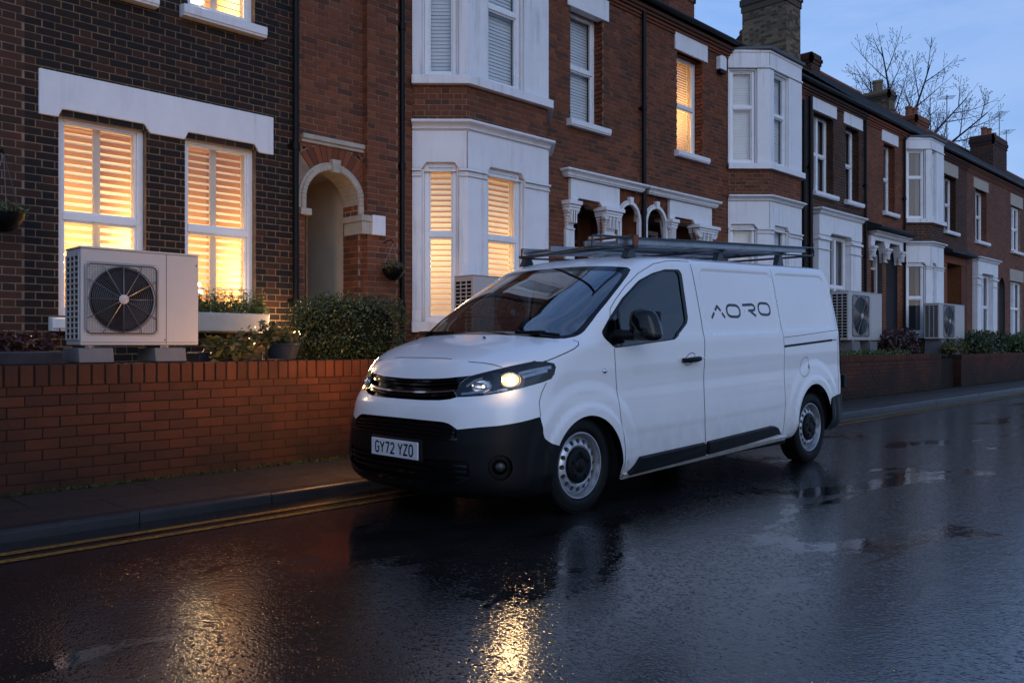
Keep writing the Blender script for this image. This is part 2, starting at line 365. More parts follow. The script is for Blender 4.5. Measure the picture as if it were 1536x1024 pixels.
# ------------------------------------------------------------------ windows
def window(house,fr,s0,s1,z0,z1,lit=None,cover='blind',panels=1,rec=.10,fw=.065,transom=.5,sill=None,reveal=True,label=None,cols=None,double=False,slat_p=None,tilt=None,lampz=None,nosill=False,room=True):
    """sash window in the opening s0..s1, z0..z1 of frame fr. Part of the house with pane, cover and sill as sub-parts"""
    mb=MB(fr); g=-rec
    mb.box(s0,s0+fw,g-.06,g+.02,z0,z1); mb.box(s1-fw,s1,g-.06,g+.02,z0,z1)
    mb.box(s0+fw,s1-fw,g-.06,g+.02,z0,z0+fw*1.2); mb.box(s0+fw,s1-fw,g-.06,g+.02,z1-fw,z1)
    zt=z0+(z1-z0)*transom
    if transom: mb.box(s0+fw,s1-fw,g-.055,g+.026,zt-.035,zt+.035)
    if double: mb.box((s0+s1)/2-.05,(s0+s1)/2+.05,g-.052,g+.03,z0+fw,z1-fw)
    # inner beads of each sash
    b=.022
    for za,zb in (((z0+fw*1.2,zt-.035),(zt+.035,z1-fw)) if transom else ((z0+fw*1.2,z1-fw),)):
        for xa,xb in ((s0+fw,s0+fw+b),(s1-fw-b,s1-fw)): mb.box(xa,xb,g-.03,g+.004,za,zb)
        mb.box(s0+fw+b,s1-fw-b,g-.03,g+.004,za,za+b); mb.box(s0+fw+b,s1-fw-b,g-.03,g+.004,zb-b,zb)
    w=mb.build('window',M['white_upvc'],house,bevel=.006)
    if label: w['label']=label
    p=MB(fr)
    for za,zb in (((z0+fw*1.2,zt-.035),(zt+.035,z1-fw)) if transom else ((z0+fw*1.2,z1-fw),)):
        p.poly([(s0+fw,g-.02,za),(s1-fw,g-.02,za),(s1-fw,g-.02,zb),(s0+fw,g-.02,zb)])
    p.build('pane',M['glass'],w)
    c=MB(fr); gd=g-.11; x0,x1=s0+fw*.6,s1-fw*.6
    if cover=='shutter':
        n=panels; pw=(x1-x0)/n; st=.035; sp=slat_p or .075
        for k in range(n):
            a=x0+k*pw; b2=a+pw
            c.box(a,a+st,gd-.02,gd+.012,z0,z1,1); c.box(b2-st,b2,gd-.02,gd+.012,z0,z1,1)
            z=z0+.03; 
            while z<z1-.05:
                th=math.radians(tilt if tilt is not None else (38+random.uniform(-3,3))); hw=sp*.47
                cy,cz=math.cos(th)*hw,math.sin(th)*hw
                c.poly([(a+st,gd-cy,z+cz+.02),(b2-st,gd-cy,z+cz+.02),(b2-st,gd+cy,z-cz+.02),(a+st,gd+cy,z-cz+.02)],0)
                z+=sp
        c.build('shutter',[M['slat'],M['slat']],w)
    elif cover=='blind':
        sp=slat_p or .05; z=z0+.02
        while z<z1-.02:
            th=math.radians((tilt or 74)+random.uniform(-4,4)); hw=sp*.55; cy,cz=math.cos(th)*hw,math.sin(th)*hw
            c.poly([(x0,gd-cy,z+cz),(x1,gd-cy,z+cz),(x1,gd+cy,z-cz),(x0,gd+cy,z-cz)],0); z+=sp
        c.build('blind',[M['blind']],w)
    elif cover=='curtain':
        for a,b2 in ((x0,x0+(x1-x0)*.3),(x1-(x1-x0)*.28,x1)):
            n=14; pts=[(a+(b2-a)*i/n,gd-.03+.022*math.sin(i*2.1+a)) for i in range(n+1)]
            for q,r in zip(pts[:-1],pts[1:]): c.poly([(q[0],q[1],z0),(r[0],r[1],z0),(r[0],r[1],z1),(q[0],q[1],z1)],0)
        c.build('curtain',[M['curtain']],w)
    # room behind
    if room:
        r=MB(fr); dp=1.6 if lit else .6; e=.25 if lit else .0; di=g-.065
        a0,a1,b0,b1=s0-e,s1+e,z0-e*.6,z1+e
        r.poly([(a0,di-dp,b0),(a1,di-dp,b0),(a1,di-dp,b1),(a0,di-dp,b1)])
        r.poly([(a0,di,b0),(a0,di-dp,b0),(a0,di-dp,b1),(a0,di,b1)]); r.poly([(a1,di-dp,b0),(a1,di,b0),(a1,di,b1),(a1,di-dp,b1)])
        r.poly([(a0,di,b0),(a1,di,b0),(a1,di-dp,b0),(a0,di-dp,b0)]); r.poly([(a0,di-dp,b1),(a1,di-dp,b1),(a1,di,b1),(a0,di,b1)])
        if e:
            r.poly([(a0,di,b0),(s0,di,b0),(s0,di,b1),(a0,di,b1)]); r.poly([(s1,di,b0),(a1,di,b0),(a1,di,b1),(s1,di,b1)])
            r.poly([(s0,di,b0),(s1,di,b0),(s1,di,z0),(s0,di,z0)]); r.poly([(s0,di,z1),(s1,di,z1),(s1,di,b1),(s0,di,b1)])
        r.build('room',M['room_warm'] if lit else M['interior'],w,recalc=False)
        if lit:
            zz=lampz or (z0+(z1-z0)*.38); ps=fr.p((s0+s1)/2+(s1-s0)*.12,di-.75,zz)
            lm=MB(); lm.lathe(ps,(0,0,1),[(-.09,.10),(-.085,.115),(.09,.075),(.1,.06)],0,20); lm.build('lamp_shade',M['lamp_warm'],w,smooth=60)
            ld=bpy.data.lights.new('room_lamp','POINT'); ld.energy=lit*3.6; ld.color=(1,.72,.36); ld.shadow_soft_size=.15
            lo=bpy.data.objects.new('room_lamp',ld); link(lo); q=fr.p((s0+s1)/2+(s1-s0)*.34,di-.8,zz+.12); lo.location=q; lo.parent=w
    if reveal:
        rv=MB(fr); rm=reveal if not isinstance(reveal,bool) else M['brick_sooty']
        rv.poly([(s0,0,z0),(s0,di,z0),(s0,di,z1),(s0,0,z1)],0); rv.poly([(s1,di,z0),(s1,0,z0),(s1,0,z1),(s1,di,z1)],1)
        rv.poly([(s0,di,z1),(s1,di,z1),(s1,0,z1),(s0,0,z1)],0)
        mo=M['mortar_tan'] if rm is M['brick_dark'] else M['mortar_grey']
        if rec>.12:
            rf,_=fr.sub(s1,di+.06,s1,0); bricks(rv,rf,0,rec,z0,z1,(),0,1,bl=.16)
        rv.build('reveal',[rm,mo],w,recalc=False)
    if sill:
        e=sill[0]; sl=MB(fr)
        sl.prism([(-rec,z0+.012),(-rec,z0-sill[1]),(sill[2]-.015,z0-sill[1]),(sill[2]-.015,z0-sill[1]+.02),(sill[2],z0-sill[1]+.025),(sill[2],z0-.02)],s0-e,s1+e,axis='a')
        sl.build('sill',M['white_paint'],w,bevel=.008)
    return w
def lintel(house,s0,s1,z0,z1,notches=(),d=.035,mat='white_paint',name='lintel'):
    """painted stone lintel, cut up over each window head with chamfered shoulders"""
    mb=MB(FAC); pts=[(s0,z0)]
    for a,b,h in notches: pts+=[(a,z0),(a+.04,z0+h),(b-.06,z0+h),(b,z0)]
    pts+=[(s1,z0),(s1,z1),(s0,z1)]
    mb.prism(pts,-.12,d)
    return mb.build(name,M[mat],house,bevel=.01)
def downpipe(house,x,z0,z1,d=.065,r=.034):
    mb=MB(FAC); mb.tube([(x,d,z0),(x,d,z1)],r,n=12)
    z=z0+.7
    while z<z1:
        mb.tube([(x,d,z),(x,d,z+.09)],r+.012,n=12); mb.box(x-.075,x+.075,.004,.03,z+.025,z+.065); z+=1.85
    return mb.build('downpipe',M['black_pipe'],house,smooth=40)
CORN=[(0,0),(0,.16),(.115,.16),(.125,.145),(.125,.12),(.095,.10),(.07,.09),(.05,.06),(.045,.03),(.02,.02),(.018,0)]
def cornice(mb,pl,z,h=.13,out=.12,m=0):
    s=h/.16; q=out/.125
    mb.sweep(pl,[(-.05,z)]+[(o*q,z+zz*s) for o,zz in CORN[::-1]][:-1]+[(-.05,z+h)],m)
def band(mb,pl,o0,o1,z0,z1,m=0): mb.sweep(pl,[(o0,z0),(o1,z0),(o1,z1),(o0,z1)],m)
def bay(house,x0,dep,xf1,zs,lit_low=None,low_cover='shutter',up_cover='blind',flat=7.18,wl=None,wr=None,fin='brick_red',mort='mortar_grey',split=True,zbase=.9,tiltlow=None,wood='bay_window',cl=(.16,.60),transom_low=.62):
    """two-storey canted bay; zs = dict of heights"""
    c=dep; P=[(x0,0),(x0+c,dep),(xf1,dep),(xf1+c,0)]
    f0,L0=FAC.sub(*P[0],*P[1]); f1,L1=FAC.sub(*P[1],*P[2]); f2,L2=FAC.sub(*P[2],*P[3])
    W=MB(FAC); B=MB()
    Z=zs; wr=wr or (.42,L1-.55)
    # brick parts: base, middle band
    for za,zb in ((zbase,Z['s0']-.14),(Z['c1'],Z['u0']-.12)):
        B=MB()
        for f,LL in ((f0,L0),(f1,L1),(f2,L2)): bricks(B,f,0,LL,za,zb,(),0,1)
        B.build('bay_brickwork',[M[fin],M[mort]],house)
    def storey(z0,z1,ztop,wl,wr,low):
        # panels round the openings
        for f,LL,(a,b) in ((f0,L0,wl),(f1,L1,wr),(f2,L2,(L2-wl[1],L2-wl[0]))):
            W.fr=f
            W.box(0.002,a,-.10,-.002,z0,z1); W.box(b,LL-.002,-.10,-.002,z0,z1); W.box(a,b,-.10,-.002,z1-.03,z1)
        W.fr=FAC
        def sub(i,a0,a1):  # polyline along segment i, between a0 and a1
            p,q=P[i],P[i+1]; LL=math.hypot(q[0]-p[0],q[1]-p[1]); return [(p[0]+(q[0]-p[0])*t/LL,p[1]+(q[1]-p[1])*t/LL) for t in (a0,a1)]
        pil=[sub(0,0,wl[0]-.03), [sub(0,wl[1]+.03,L0)[0],P[1],sub(1,0,wr[0]-.03)[1]], [sub(1,wr[1]+.03,L1)[0],P[2],sub(2,0,L2-wl[1]-.03)[1]], sub(2,L2-wl[0]+.03,L2)]
        for pl in pil:
            band(W,pl,-.02,.028,z0,z1-(.10 if low else 0))
            if low:
                band(W,pl,-.02,.050,z1-.10,z1-.075); band(W,pl,-.02,.034,z1-.075,z1-.03); band(W,pl,-.02,.066,z1-.03,z1)
                band(W,pl,-.02,.045,z0,z0+.16)
        # frieze with notched head over each opening
        for i,(f,LL,(a,b)) in enumerate(((f0,L0,wl),(f1,L1,wr),(f2,L2,(L2-wl[1],L2-wl[0])))):
            W.fr=f; e=.0
            if low: W.prism([(0.0,z1+.004),(a-.03,z1+.004),(a+.03,z1+.09),(b-.03,z1+.09),(b+.03,z1+.004),(LL,z1+.004),(LL,ztop),(0.0,ztop)],-.10,.0+.03)
            else: W.box(0.0,LL,-.10,.03,z1+.004,ztop)
        W.fr=FAC
    storey(Z['s0'],Z['w1'],Z['c0'],wl or cl,wr,True)
    cornice(W,P,Z['c0'],Z['c1']-Z['c0'],.13)
    band(W,P,-.05,.09,Z['s0']-.14,Z['s0'])
    storey(Z['u0'],Z['uw1'],flat,wl or cl,wr,False)
    band(W,P,-.05,.10,Z['u0']-.12,Z['u0'])
    band(W,P,-.05,.05,Z['uw1']+.01,Z['uw1']+.05)
    band(W,P,-.05,.045,flat-.05,flat)
    W.build(wood,M['white_paint'],house,bevel=.006)
    R=MB(FAC); R.prism([(P[0][0]-.06,-.05),(P[1][0]-.05,P[1][1]+.09),(P[2][0]+.05,P[2][1]+.09),(P[3][0]+.06,-.05)],flat+.003,flat+.07,axis='z')
    R.build('bay_roof',M['lead'],house,bevel=.01)
    a,b=wl or cl
    hz=Z['w1']+.095
    own=not lit_low
    window(house,f0,a,b,Z['s0'],hz,None,low_cover,1,.07,.06,transom_low,reveal=False,tilt=tiltlow,room=own)
    window(house,f1,wr[0],wr[1],Z['s0'],hz,None,low_cover,1,.07,.06,transom_low,reveal=False,tilt=tiltlow,room=own)
    window(house,f2,L2-b,L2-a,Z['s0'],hz,None,low_cover,1,.07,.06,transom_low,reveal=False,tilt=tiltlow,room=own)
    if lit_low:
        r=MB(FAC); X0,X1=x0+.04,xf1+c-.04; z0,z1=Z['s0']-.12,Z['w1']+.32; D=-1.7; pl=[(X0,D),(X1,D),(X1,0),(xf1,dep-.13),(x0+c,dep-.13),(X0,0)]
        r.poly([(X0,D,z0),(X1,D,z0),(X1,D,z1),(X0,D,z1)]); r.poly([(X0,0,z0),(X0,D,z0),(X0,D,z1),(X0,0,z1)]); r.poly([(X1,0,z0),(X1,D,z0),(X1,D,z1),(X1,0,z1)])
        r.poly([(p,q,z0) for p,q in pl]); r.poly([(p,q,z1) for p,q in pl]); rm_=r.build('bay_room',M['room_warm'],house,recalc=False)
        for xx in (x0+.75,xf1-.35):
            ld=bpy.data.lights.new('room_lamp','POINT'); ld.energy=lit_low*1.35; ld.color=(1,.72,.36); ld.shadow_soft_size=.22
            lo=bpy.data.objects.new('room_lamp',ld); link(lo); lo.location=FAC.p(xx,-.55,2.35); lo.parent=rm_
    window(house,f0,a,b,Z['u0'],Z['uw1'],None,up_cover,1,.07,.06,0 if not split else .6,reveal=False)
    window(house,f1,wr[0],wr[1],Z['u0'],Z['uw1'],None,up_cover,1,.07,.06,.55,reveal=False)
    window(house,f2,L2-b,L2-a,Z['u0'],Z['uw1'],None,up_cover,1,.07,.06,.55,reveal=False)
def capital(mb,x0,x1,z0,z1,d0=.0,d1=.16):
    """scrolled bracket capital"""
    xm=(x0+x1)/2; w=(x1-x0)/2; h=z1-z0; mb.box(xm-w,xm+w,-.10,d1,z1-h*.14,z1); mb.box(xm-w*.88,xm+w*.88,-.10,d1*.86,z1-h*.24,z1-h*.145)
    n=7
    for i in range(n):
        t=i/(n-1); ww=w*(.52+.32*t*t); zz=z0+h*.06+h*.70*i/n; mb.box(xm-ww,xm+ww,-.10,d1*(.30+.5*t*t),zz,zz+h*.70/n-.002)
    for sx in (-1,1):
        c=mb.fr.p(xm+sx*w*.66,d1*.62,z1-h*.33); mb.lathe(c,(mb.fr.n[0],mb.fr.n[1],0),[(-.05,0.0),(-.05,w*.26),(.012,w*.26),(.02,w*.12),(.03,0.001)],0,14)
    for k in (-.35,0,.35):  # leaf ribs
        mb.box(xm+k*w-.012,xm+k*w+.012,0,d1*.78,z0+h*.22,z1-h*.28)
    mb.box(xm-w*.62,xm+w*.62,-.10,d1*.42,z0,z0+h*.06)
def arch_ring(mb,cx,zs,r0,r1,d0,d1,zleg=None,n=20,m=0,off=.0):
    pts=[]
    for i in range(n+1):
        a=PI*i/n; pts.append((math.cos(a),math.sin(a)))
    for i in range(n):
        (c0,s0),(c1,s1)=pts[i],pts[i+1]
        q=[(cx+r1*c0,zs+r1*s0),(cx+r1*c1,zs+r1*s1),(cx+r0*c1,zs+r0*s1),(cx+r0*c0,zs+r0*s0)]
        mb.prism(q,d0,d1,m)
    if zleg is not None:
        mb.box(cx-r1,cx-r0,d0,d1,zleg,zs,m); mb.box(cx+r0,cx+r1,d0,d1,zleg,zs,m)
def voussoirs(mb,cx,zs,r0,r1,a0,a1,n,m=0,d=.012):
    for i in range(n):
        t0=a0+(a1-a0)*(i+.05)/n; t1=a0+(a1-a0)*(i+.95)/n
        q=[(cx+r1*math.cos(t0),zs+r1*math.sin(t0)),(cx+r1*math.cos(t1),zs+r1*math.sin(t1)),(cx+r0*math.cos(t1),zs+r0*math.sin(t1)),(cx+r0*math.cos(t0),zs+r0*math.sin(t0))]
        mb.prism(q,-.02,d+random.uniform(-.001,.001),m)
def recess(house,x0,x1,z0,z1,d,mat='render',name='porch',side=None,jamb=.3):
    mb=MB(FAC)
    mb.poly([(x0,-d,z0),(x1,-d,z0),(x1,-d,z1),(x0,-d,z1)]); mb.poly([(x0,0,z0),(x0,-d,z0),(x0,-d,z1),(x0,0,z1)])
    mb.poly([(x1,-d,z0),(x1,0,z0),(x1,0,z1),(x1,-d,z1)]); mb.poly([(x0,-d,z1),(x1,-d,z1),(x1,0,z1),(x0,0,z1)]); mb.poly([(x0,0,z0),(x1,0,z0),(x1,-d,z0),(x0,-d,z0)])
    return mb.build(name,M[mat],house,recalc=False)
def door(house,x0,x1,z0,z1,d,mat='door_wood',glz=True):
    mb=MB(FAC); w=x1-x0
    mb.box(x0,x0+.07,-d-.05,-d+.06,z0,z1); mb.box(x1-.07,x1,-d-.05,-d+.06,z0,z1); mb.box(x0+.07,x1-.07,-d-.05,-d+.06,z1-.08,z1)
    ht=z1-.45; mb.box(x0+.07,x1-.07,-d-.05,-d+.06,ht,ht+.07)
    dm=MB(FAC); a,b=x0+.075,x1-.075; dm.box(a,b,-d-.03,-d,z0,ht)
    for xa,xb in ((a+.08,(a+b)/2-.03),((a+b)/2+.03,b-.08)):
        dm.box(xa,xb,-d,-d+.02,z0+.15,z0+.75); dm.box(xa,xb,-d,-d+.02,z0+.95,ht-.15)
    o=dm.build('door',M[mat],house,bevel=.008)
    fr_=mb.build('door_frame',M['door_wood'] if mat=='door_wood' else M['white_upvc'],o,bevel=.006)
    p=MB(FAC); p.poly([(a,-d-.01,ht+.07),(b,-d-.01,ht+.07),(b,-d-.01,z1-.08),(a,-d-.01,z1-.08)]); p.build('fanlight',M['glass'],o)
    h=MB(FAC); h.tube([(b-.06,-d+.02,z0+1.0),(b-.06,-d+.06,z0+1.0),(b-.15,-d+.06,z0+1.0)],.01,n=8); h.build('handle',M['chrome'],o,smooth=60)
    return o
def roof(house,x0,x1,ez=7.3,rz=9.4,ey=8.66,ry=12.5,back=16.4,verge=True):
    mb=MB(); 
    # slates in courses on the street slope
    n=26
    for i in range(n):
        t0,t1=i/n,(i+1)/n+.004; y0,y1=ey+(ry-ey)*t0,ey+(ry-ey)*t1; z0,z1=ez+(rz-ez)*t0,ez+(rz-ez)*t1
        mb.poly([(x0,y0,z0+.018),(x1,y0,z0+.018),(x1,y1,z1),(x0,y1,z1)],raw=True); mb.poly([(x0,y0,z0+.018),(x0,y0,z0-.01),(x1,y0,z0-.01),(x1,y0,z0+.018)],raw=True)
    mb.poly([(x0,ry,rz),(x1,ry,rz),(x1,back,ez),(x0,back,ez)],raw=True)
    r=mb.build('roof',M['slate'],house,recalc=False)
    rt=MB(); k=x0
    while k<x1-.02:
        e=min(k+.44,x1); rt.tube([(k,ry,rz-.0),(e,ry,rz)],.085,n=10); k+=.45
    rt.build('ridge_tiles',M['terracotta'],r,smooth=50)
    for x in (x0+.01,x1-.01):
        gb=MB(); gb.poly([(x,ey+.25,ez-.05),(x,ry,rz-.03),(x,back-.2,ez-.05)],raw=True); gb.build('gable',M['brick_sooty'],r,recalc=False)
    return r
def eaves(house,x0,x1,z=7.18,mat='brick_red'):
    mb=MB(FAC)
    k=x0
    mb.box(x0,x1,0,.03,z-.16,z-.115,0); mb.box(x0,x1,0,.055,z-.112,z-.06,0); mb.box(x0,x1,0,.09,z-.057,z-.006,0); mb.box(x0,x1,0,.12,z-.003,z+.06,0)
    mb.build('eaves_course',M[mat],house)
    g=MB(FAC)
    n=8; pts=[(.19+.06*math.cos(PI+PI*i/n),z+.145+.06*math.sin(PI+PI*i/n)) for i in range(n+1)]
    g.prism(pts+[(.25,z+.155),(.13,z+.155)],x0,x1,axis='a'); g.build('gutter',M['gutter'],house,smooth=50)
def chimney(house,x0,x1,y0,y1,z0,z1,mat='brick_stock',pots=0,cap=.3,mort='mortar_grey',name='chimney',pot='terracotta'):
    mb=MB()
    w=[Fr(x0,y0,1,0,0,-1),Fr(x0,y1,0,-1,-1,0),Fr(x1,y0,0,1,1,0)]
    for f,LL in ((w[0],x1-x0),(w[1],y1-y0),(w[2],y1-y0)):
        bricks(mb,f,0,LL,z0,z1-cap,(),0,1,bl=.225,bh=.068)
        for i in range(3): 
            e=.03*(i+1) if i<2 else .03
            mb.fr=f; mb.box(-e,LL+e,-.05,e,z1-cap+cap*i/3,z1-cap+cap*(i+1)/3-.004,0)
    mb.fr=WORLD; mb.box(x0-.02,x1+.02,y0-.02,y1+.02,z1-.02,z1+.02,1); mb.box(x0+.02,x1-.02,y1-.02,y1,z0,z1,1)
    c=mb.build(name,[M[mat],M[mort]],house)
    for i in range(pots):
        x=x0+(x1-x0)*(i+.5)/pots; p=MB(); hh=.42+.08*(i%2)
        p.lathe((x,(y0+y1)/2,z1),(0,0,1),[(0,.15),(.05,.15),(.06,.125),(hh-.08,.115),(hh-.07,.14),(hh,.14),(hh,.10),(.1,.09)],0,16); p.build('chimney_pot',M[pot],c,smooth=40)
    return c
# ------------------------------------------------------------------ ground
def groundmats():
    m,nt,out=newmat('wet_asphalt'); oc=objco(nt)
    def mapped(sx,sy,rot=0):
        q=nt.nodes.new('ShaderNodeMapping'); q.inputs['Scale'].default_value=(sx,sy,1); q.inputs['Rotation'].default_value=(0,0,rot); L(nt,oc,q.inputs[0]); return q.outputs[0]
    big=noise(nt,.80,6,.66,mapped(.55,1.0),.5); mid=noise(nt,3.2,5,.65,oc); fine=noise(nt,170,3,.6,oc); bnd=noise(nt,1.0,4,.55,mapped(.10,.75,.06),.4)
    st=mapped(1,.6,.78); rip=noise(nt,46,3,.65,st); vor=node(nt,'ShaderNodeTexVoronoi'); vor.inputs['Scale'].default_value=85; L(nt,st,vor.inputs['Vector'])
    pud=ramp(nt,[(.555,0.0),(.585,1.0)],big.outputs[0]).outputs[0]
    band_=ramp(nt,[(.52,0.0),(.66,1.0)],bnd.outputs[0]).outputs[0]
    c=ramp(nt,[(.35,(.004,.004,.0045)),(.65,(.010,.0095,.0095))],mid.outputs[0]).outputs[0]
    c=mix(nt,ramp(nt,[(.50,0.0),(.78,.8)],fine.outputs[0]).outputs[0],c,(.030,.028,.026))
    dryc=mix(nt,.6,c,(.030,.029,.030)); c=mix(nt,mix(nt,.7,(0,0,0),band_),c,dryc)
    r1=ramp(nt,[(.3,.04),(.7,.09)],mid.outputs[0]).outputs[0]
    r2=mix(nt,band_,r1,(.11,.11,.11)); rough=mix(nt,pud,r2,(.02,.02,.02))
    cr=nt.nodes.new('ShaderNodeSeparateColor'); L(nt,vor.outputs['Color'],cr.inputs[0])
    cp=node(nt,'ShaderNodeMath',operation='POWER'); L(nt,cr.outputs[0],cp.inputs[0]); cp.inputs[1].default_value=2.2
    cm=node(nt,'ShaderNodeMath',operation='MULTIPLY'); L(nt,cp.outputs[0],cm.inputs[0]); L(nt,vor.outputs['Distance'],cm.inputs[1])
    cs2=node(nt,'ShaderNodeMath',operation='MULTIPLY'); L(nt,cm.outputs[0],cs2.inputs[0]); cs2.inputs[1].default_value=2.6
    h=mix(nt,.45,cs2.outputs[0],rip.outputs[0]); h=mix(nt,.18,h,fine.outputs[0])
    h2=mix(nt,mix(nt,.90,(0,0,0),pud),h,(.45,.45,.45))
    b=node(nt,'ShaderNodeBump'); b.inputs['Strength'].default_value=.62; b.inputs['Distance'].default_value=.0040; L(nt,h2,b.inputs['Height'])
    nb=bump(nt,mid.outputs[0],.16,.02,b.outputs['Normal'])
    p=principled(nt,out,c,rough,0,.5,nb); p.inputs['IOR'].default_value=1.95
    M['asphalt']=m
    m,nt,out=newmat('wet_slabs'); uv=uvco(nt)
    br=node(nt,'ShaderNodeTexBrick'); br.offset=.5; br.inputs['Scale'].default_value=1; br.inputs['Brick Width'].default_value=.9; br.inputs['Row Height'].default_value=.58; br.inputs['Mortar Size'].default_value=.009; br.inputs['Mortar Smooth'].default_value=.3
    br.inputs['Color1'].default_value=(.040,.036,.033,1); br.inputs['Color2'].default_value=(.028,.026,.025,1); br.inputs['Mortar'].default_value=(.008,.008,.007,1); L(nt,uv,br.inputs['Vector'])
    oc=objco(nt); n=noise(nt,2.5,6,.65,oc); c=mix(nt,ramp(nt,[(.35,0.0),(.7,.5)],n.outputs[0]).outputs[0],br.outputs[0],(.014,.013,.012))
    f=noise(nt,70,4,.6,oc); hh=mix(nt,.4,br.outputs['Fac'],f.outputs[0])
    bb=node(nt,'ShaderNodeBump',invert=True); bb.inputs['Strength'].default_value=.5; bb.inputs['Distance'].default_value=.006; L(nt,hh,bb.inputs['Height'])
    principled(nt,out,c,ramp(nt,[(.3,.25),(.65,.5)],n.outputs[0]).outputs[0],0,.5,bb.outputs['Normal'])
    M['slabs']=m
    m,nt,out=newmat('yellow_line'); oc=objco(nt); n=noise(nt,26,6,.75,oc); n2=noise(nt,2,4,.6,oc)
    c=ramp(nt,[(.30,(.03,.028,.022)),(.46,(.20,.115,.022)),(.8,(.36,.21,.045))],n.outputs[0]).outputs[0]
    c=mix(nt,ramp(nt,[(.5,0.0),(.75,.6)],n2.outputs[0]).outputs[0],c,(.03,.027,.022))
    principled(nt,out,c,.22,0,.5,bump(nt,n.outputs[0],.4,.004)); M['yellow']=m
groundmats()
def struct(name,mb,m,**k):
    o=mb.build(name,m,None,**k); o['kind']='structure'; return o
g=MB(); g.box(-400,600,-400,600,-.30,-.06); struct('ground',g,M['soil'])
g=MB(); g.poly([(-40,-9,0),(140,-9,0),(140,5.74,0),(-40,5.74,0)]); struct('road',g,M['asphalt'],recalc=False)
g=MB()
k=-20.0
while k<80:
    e=random.uniform(-.002,.002); L1_=random.uniform(.86,1.0); n=6
    pr_=[(5.72+e+.03-.03*math.cos(PI/2*i/n),.078+e*.5-.03+.03*math.sin(PI/2*i/n)) for i in range(n+1)]
    g.prism([(5.72+e,-.05)]+pr_+[(5.842,.078+e*.5),(5.842,-.05)],k+.003,k+L1_-.003,axis='a'); k+=L1_
o=struct('kerb',g,M['kerb'],smooth=40)
g=MB(); g.box(-30,140,5.843,7.02,-.05,.074); struct('pavement',g,M['slabs'])
g=MB(); 
for y in (5.19,5.37): g.poly([(-30,y,.004),(120,y,.004),(120,y+.075,.004),(-30,y+.075,.004)])
struct('yellow_lines',g,M['yellow'],recalc=False)
g=MB(); g.box(-14,5.9,7.19,FY,-.05,.985); g.box(5.9,12.3,7.19,FY,-.05,.90); g.box(12.3,22.5,7.19,FY,-.05,.90); g.box(22.5,40,7.19,FY,-.05,.80); g.box(40,110,7.0,FY,-.05,.2); struct('garden_beds',g,M['soil'])
# ------------------------------------------------------------------ the terrace
EZ=7.18
def house(label,x0,x1,brick,mort,holes,group='brick terraced houses',rz=9.4,zb=.2,name='terraced_house',roof_=True,eb=None,segs=None):
    h=thing(name,label,'house',((x0+x1)/2,FY,0),group)
    mb=MB(FAC)
    for (a,b,d) in (segs or [(x0,x1,0)]): bricks(mb,FAC,a,b,zb,EZ-.16,holes,0,1,d=d)
    mb.build('wall',[M[brick],M[mort]],h)
    bk=MB(FAC); bk.poly([(x0,-2.6,0),(x1,-2.6,0),(x1,-2.6,EZ),(x0,-2.6,EZ)]); bk.build('back_wall',M['interior'],h,recalc=False)
    if roof_: roof(h,x0,x1,rz=rz)
    eaves(h,x0,x1,mat=eb or brick)
    return h
GH='brick terraced houses'
SL=(.10,.13,.12)
# 0: neighbour at the left edge
h0=house('red brown brick house at the far left edge behind the hanging basket',-14,2.455,'brick_brown','mortar_grey',[rect(.2,1.0,1.5,3.4),rect(.2,1.0,4.85,6.75)])
window(h0,FAC,.2,1.0,1.5,3.4,None,'blind',reveal=M['brick_brown'],sill=SL); window(h0,FAC,.2,1.0,4.85,6.75,None,'blind',reveal=M['brick_brown'],sill=SL)
lintel(h0,.05,1.15,3.4,3.8); lintel(h0,.05,1.15,6.75,7.05)
# 1: dark brick house
W1=[(2.75,3.60,1.46,3.46),(4.01,4.85,1.46,3.46),(2.80,3.60,4.85,6.72),(4.04,4.84,4.85,6.72)]
h1=house('dark sooty brick house with two shuttered lit windows behind the large heat pump',2.455,6.83,'brick_dark','mortar_tan',[rect(*w) for w in W1],segs=[(2.455,5.40,.0)])
for i,w in enumerate(W1):
    window(h1,FAC,*w,lit=(64,50,40,46)[i],cover='shutter',panels=2,reveal=M['brick_dark'],sill=(.09,.14,.13),tilt=(40,33,35,35)[i],lampz=(1.98,1.86,5.4,5.4)[i],slat_p=.078)
lintel(h1,2.57,5.06,3.40,3.84,[(2.74,3.63,.085),(4.0,4.88,.085)])
lintel(h1,2.57,5.06,6.68,7.02)
rm=MB(FAC); ho=[arch(5.88,.39,.2,2.95)]
bricks(rm,FAC,5.40,6.345,.2,EZ-.16,ho+[arch(5.88,.72,2.95,2.95)],0,1)
voussoirs(rm,5.88,2.95,.48,.70,.02,2.27,16,0)
# brick jambs and mortar behind the voussoirs
arch_ring(rm,5.88,2.95,.39,.72,-.03,-.001,m=1)
bricks(rm,FAC,6.345,6.83,.2,EZ-.16,(),0,1,d=.095); f,_=FAC.sub(6.345,0,6.345,.10); bricks(rm,f,0,.10,.2,EZ-.16,(),0,1)
f=Fr(6.27,FY+.32,0,-1,-1,0); bricks(rm,f,0,.32,.2,2.97,(),0,1)
rm.poly([(5.53,0,.2),(5.53,-.32,.2),(5.53,-.32,2.97),(5.53,0,2.97)],1)
rm.build('porch_brickwork',[M['brick_red'],M['mortar_grey']],h1)
ps=MB(FAC); arch_ring(ps,5.88,2.95,.395,.45,-.02,.05,2.83,26); arch_ring(ps,5.88,2.95,.445,.485,-.02,.03,2.83,26)
arch_ring(ps,5.88,2.95,.385,.40,-.32,.04,2.83,26)
ps.prism([(5.855,3.31),(5.945,3.31),(5.965,3.47),(5.835,3.47)],-.02,.08)
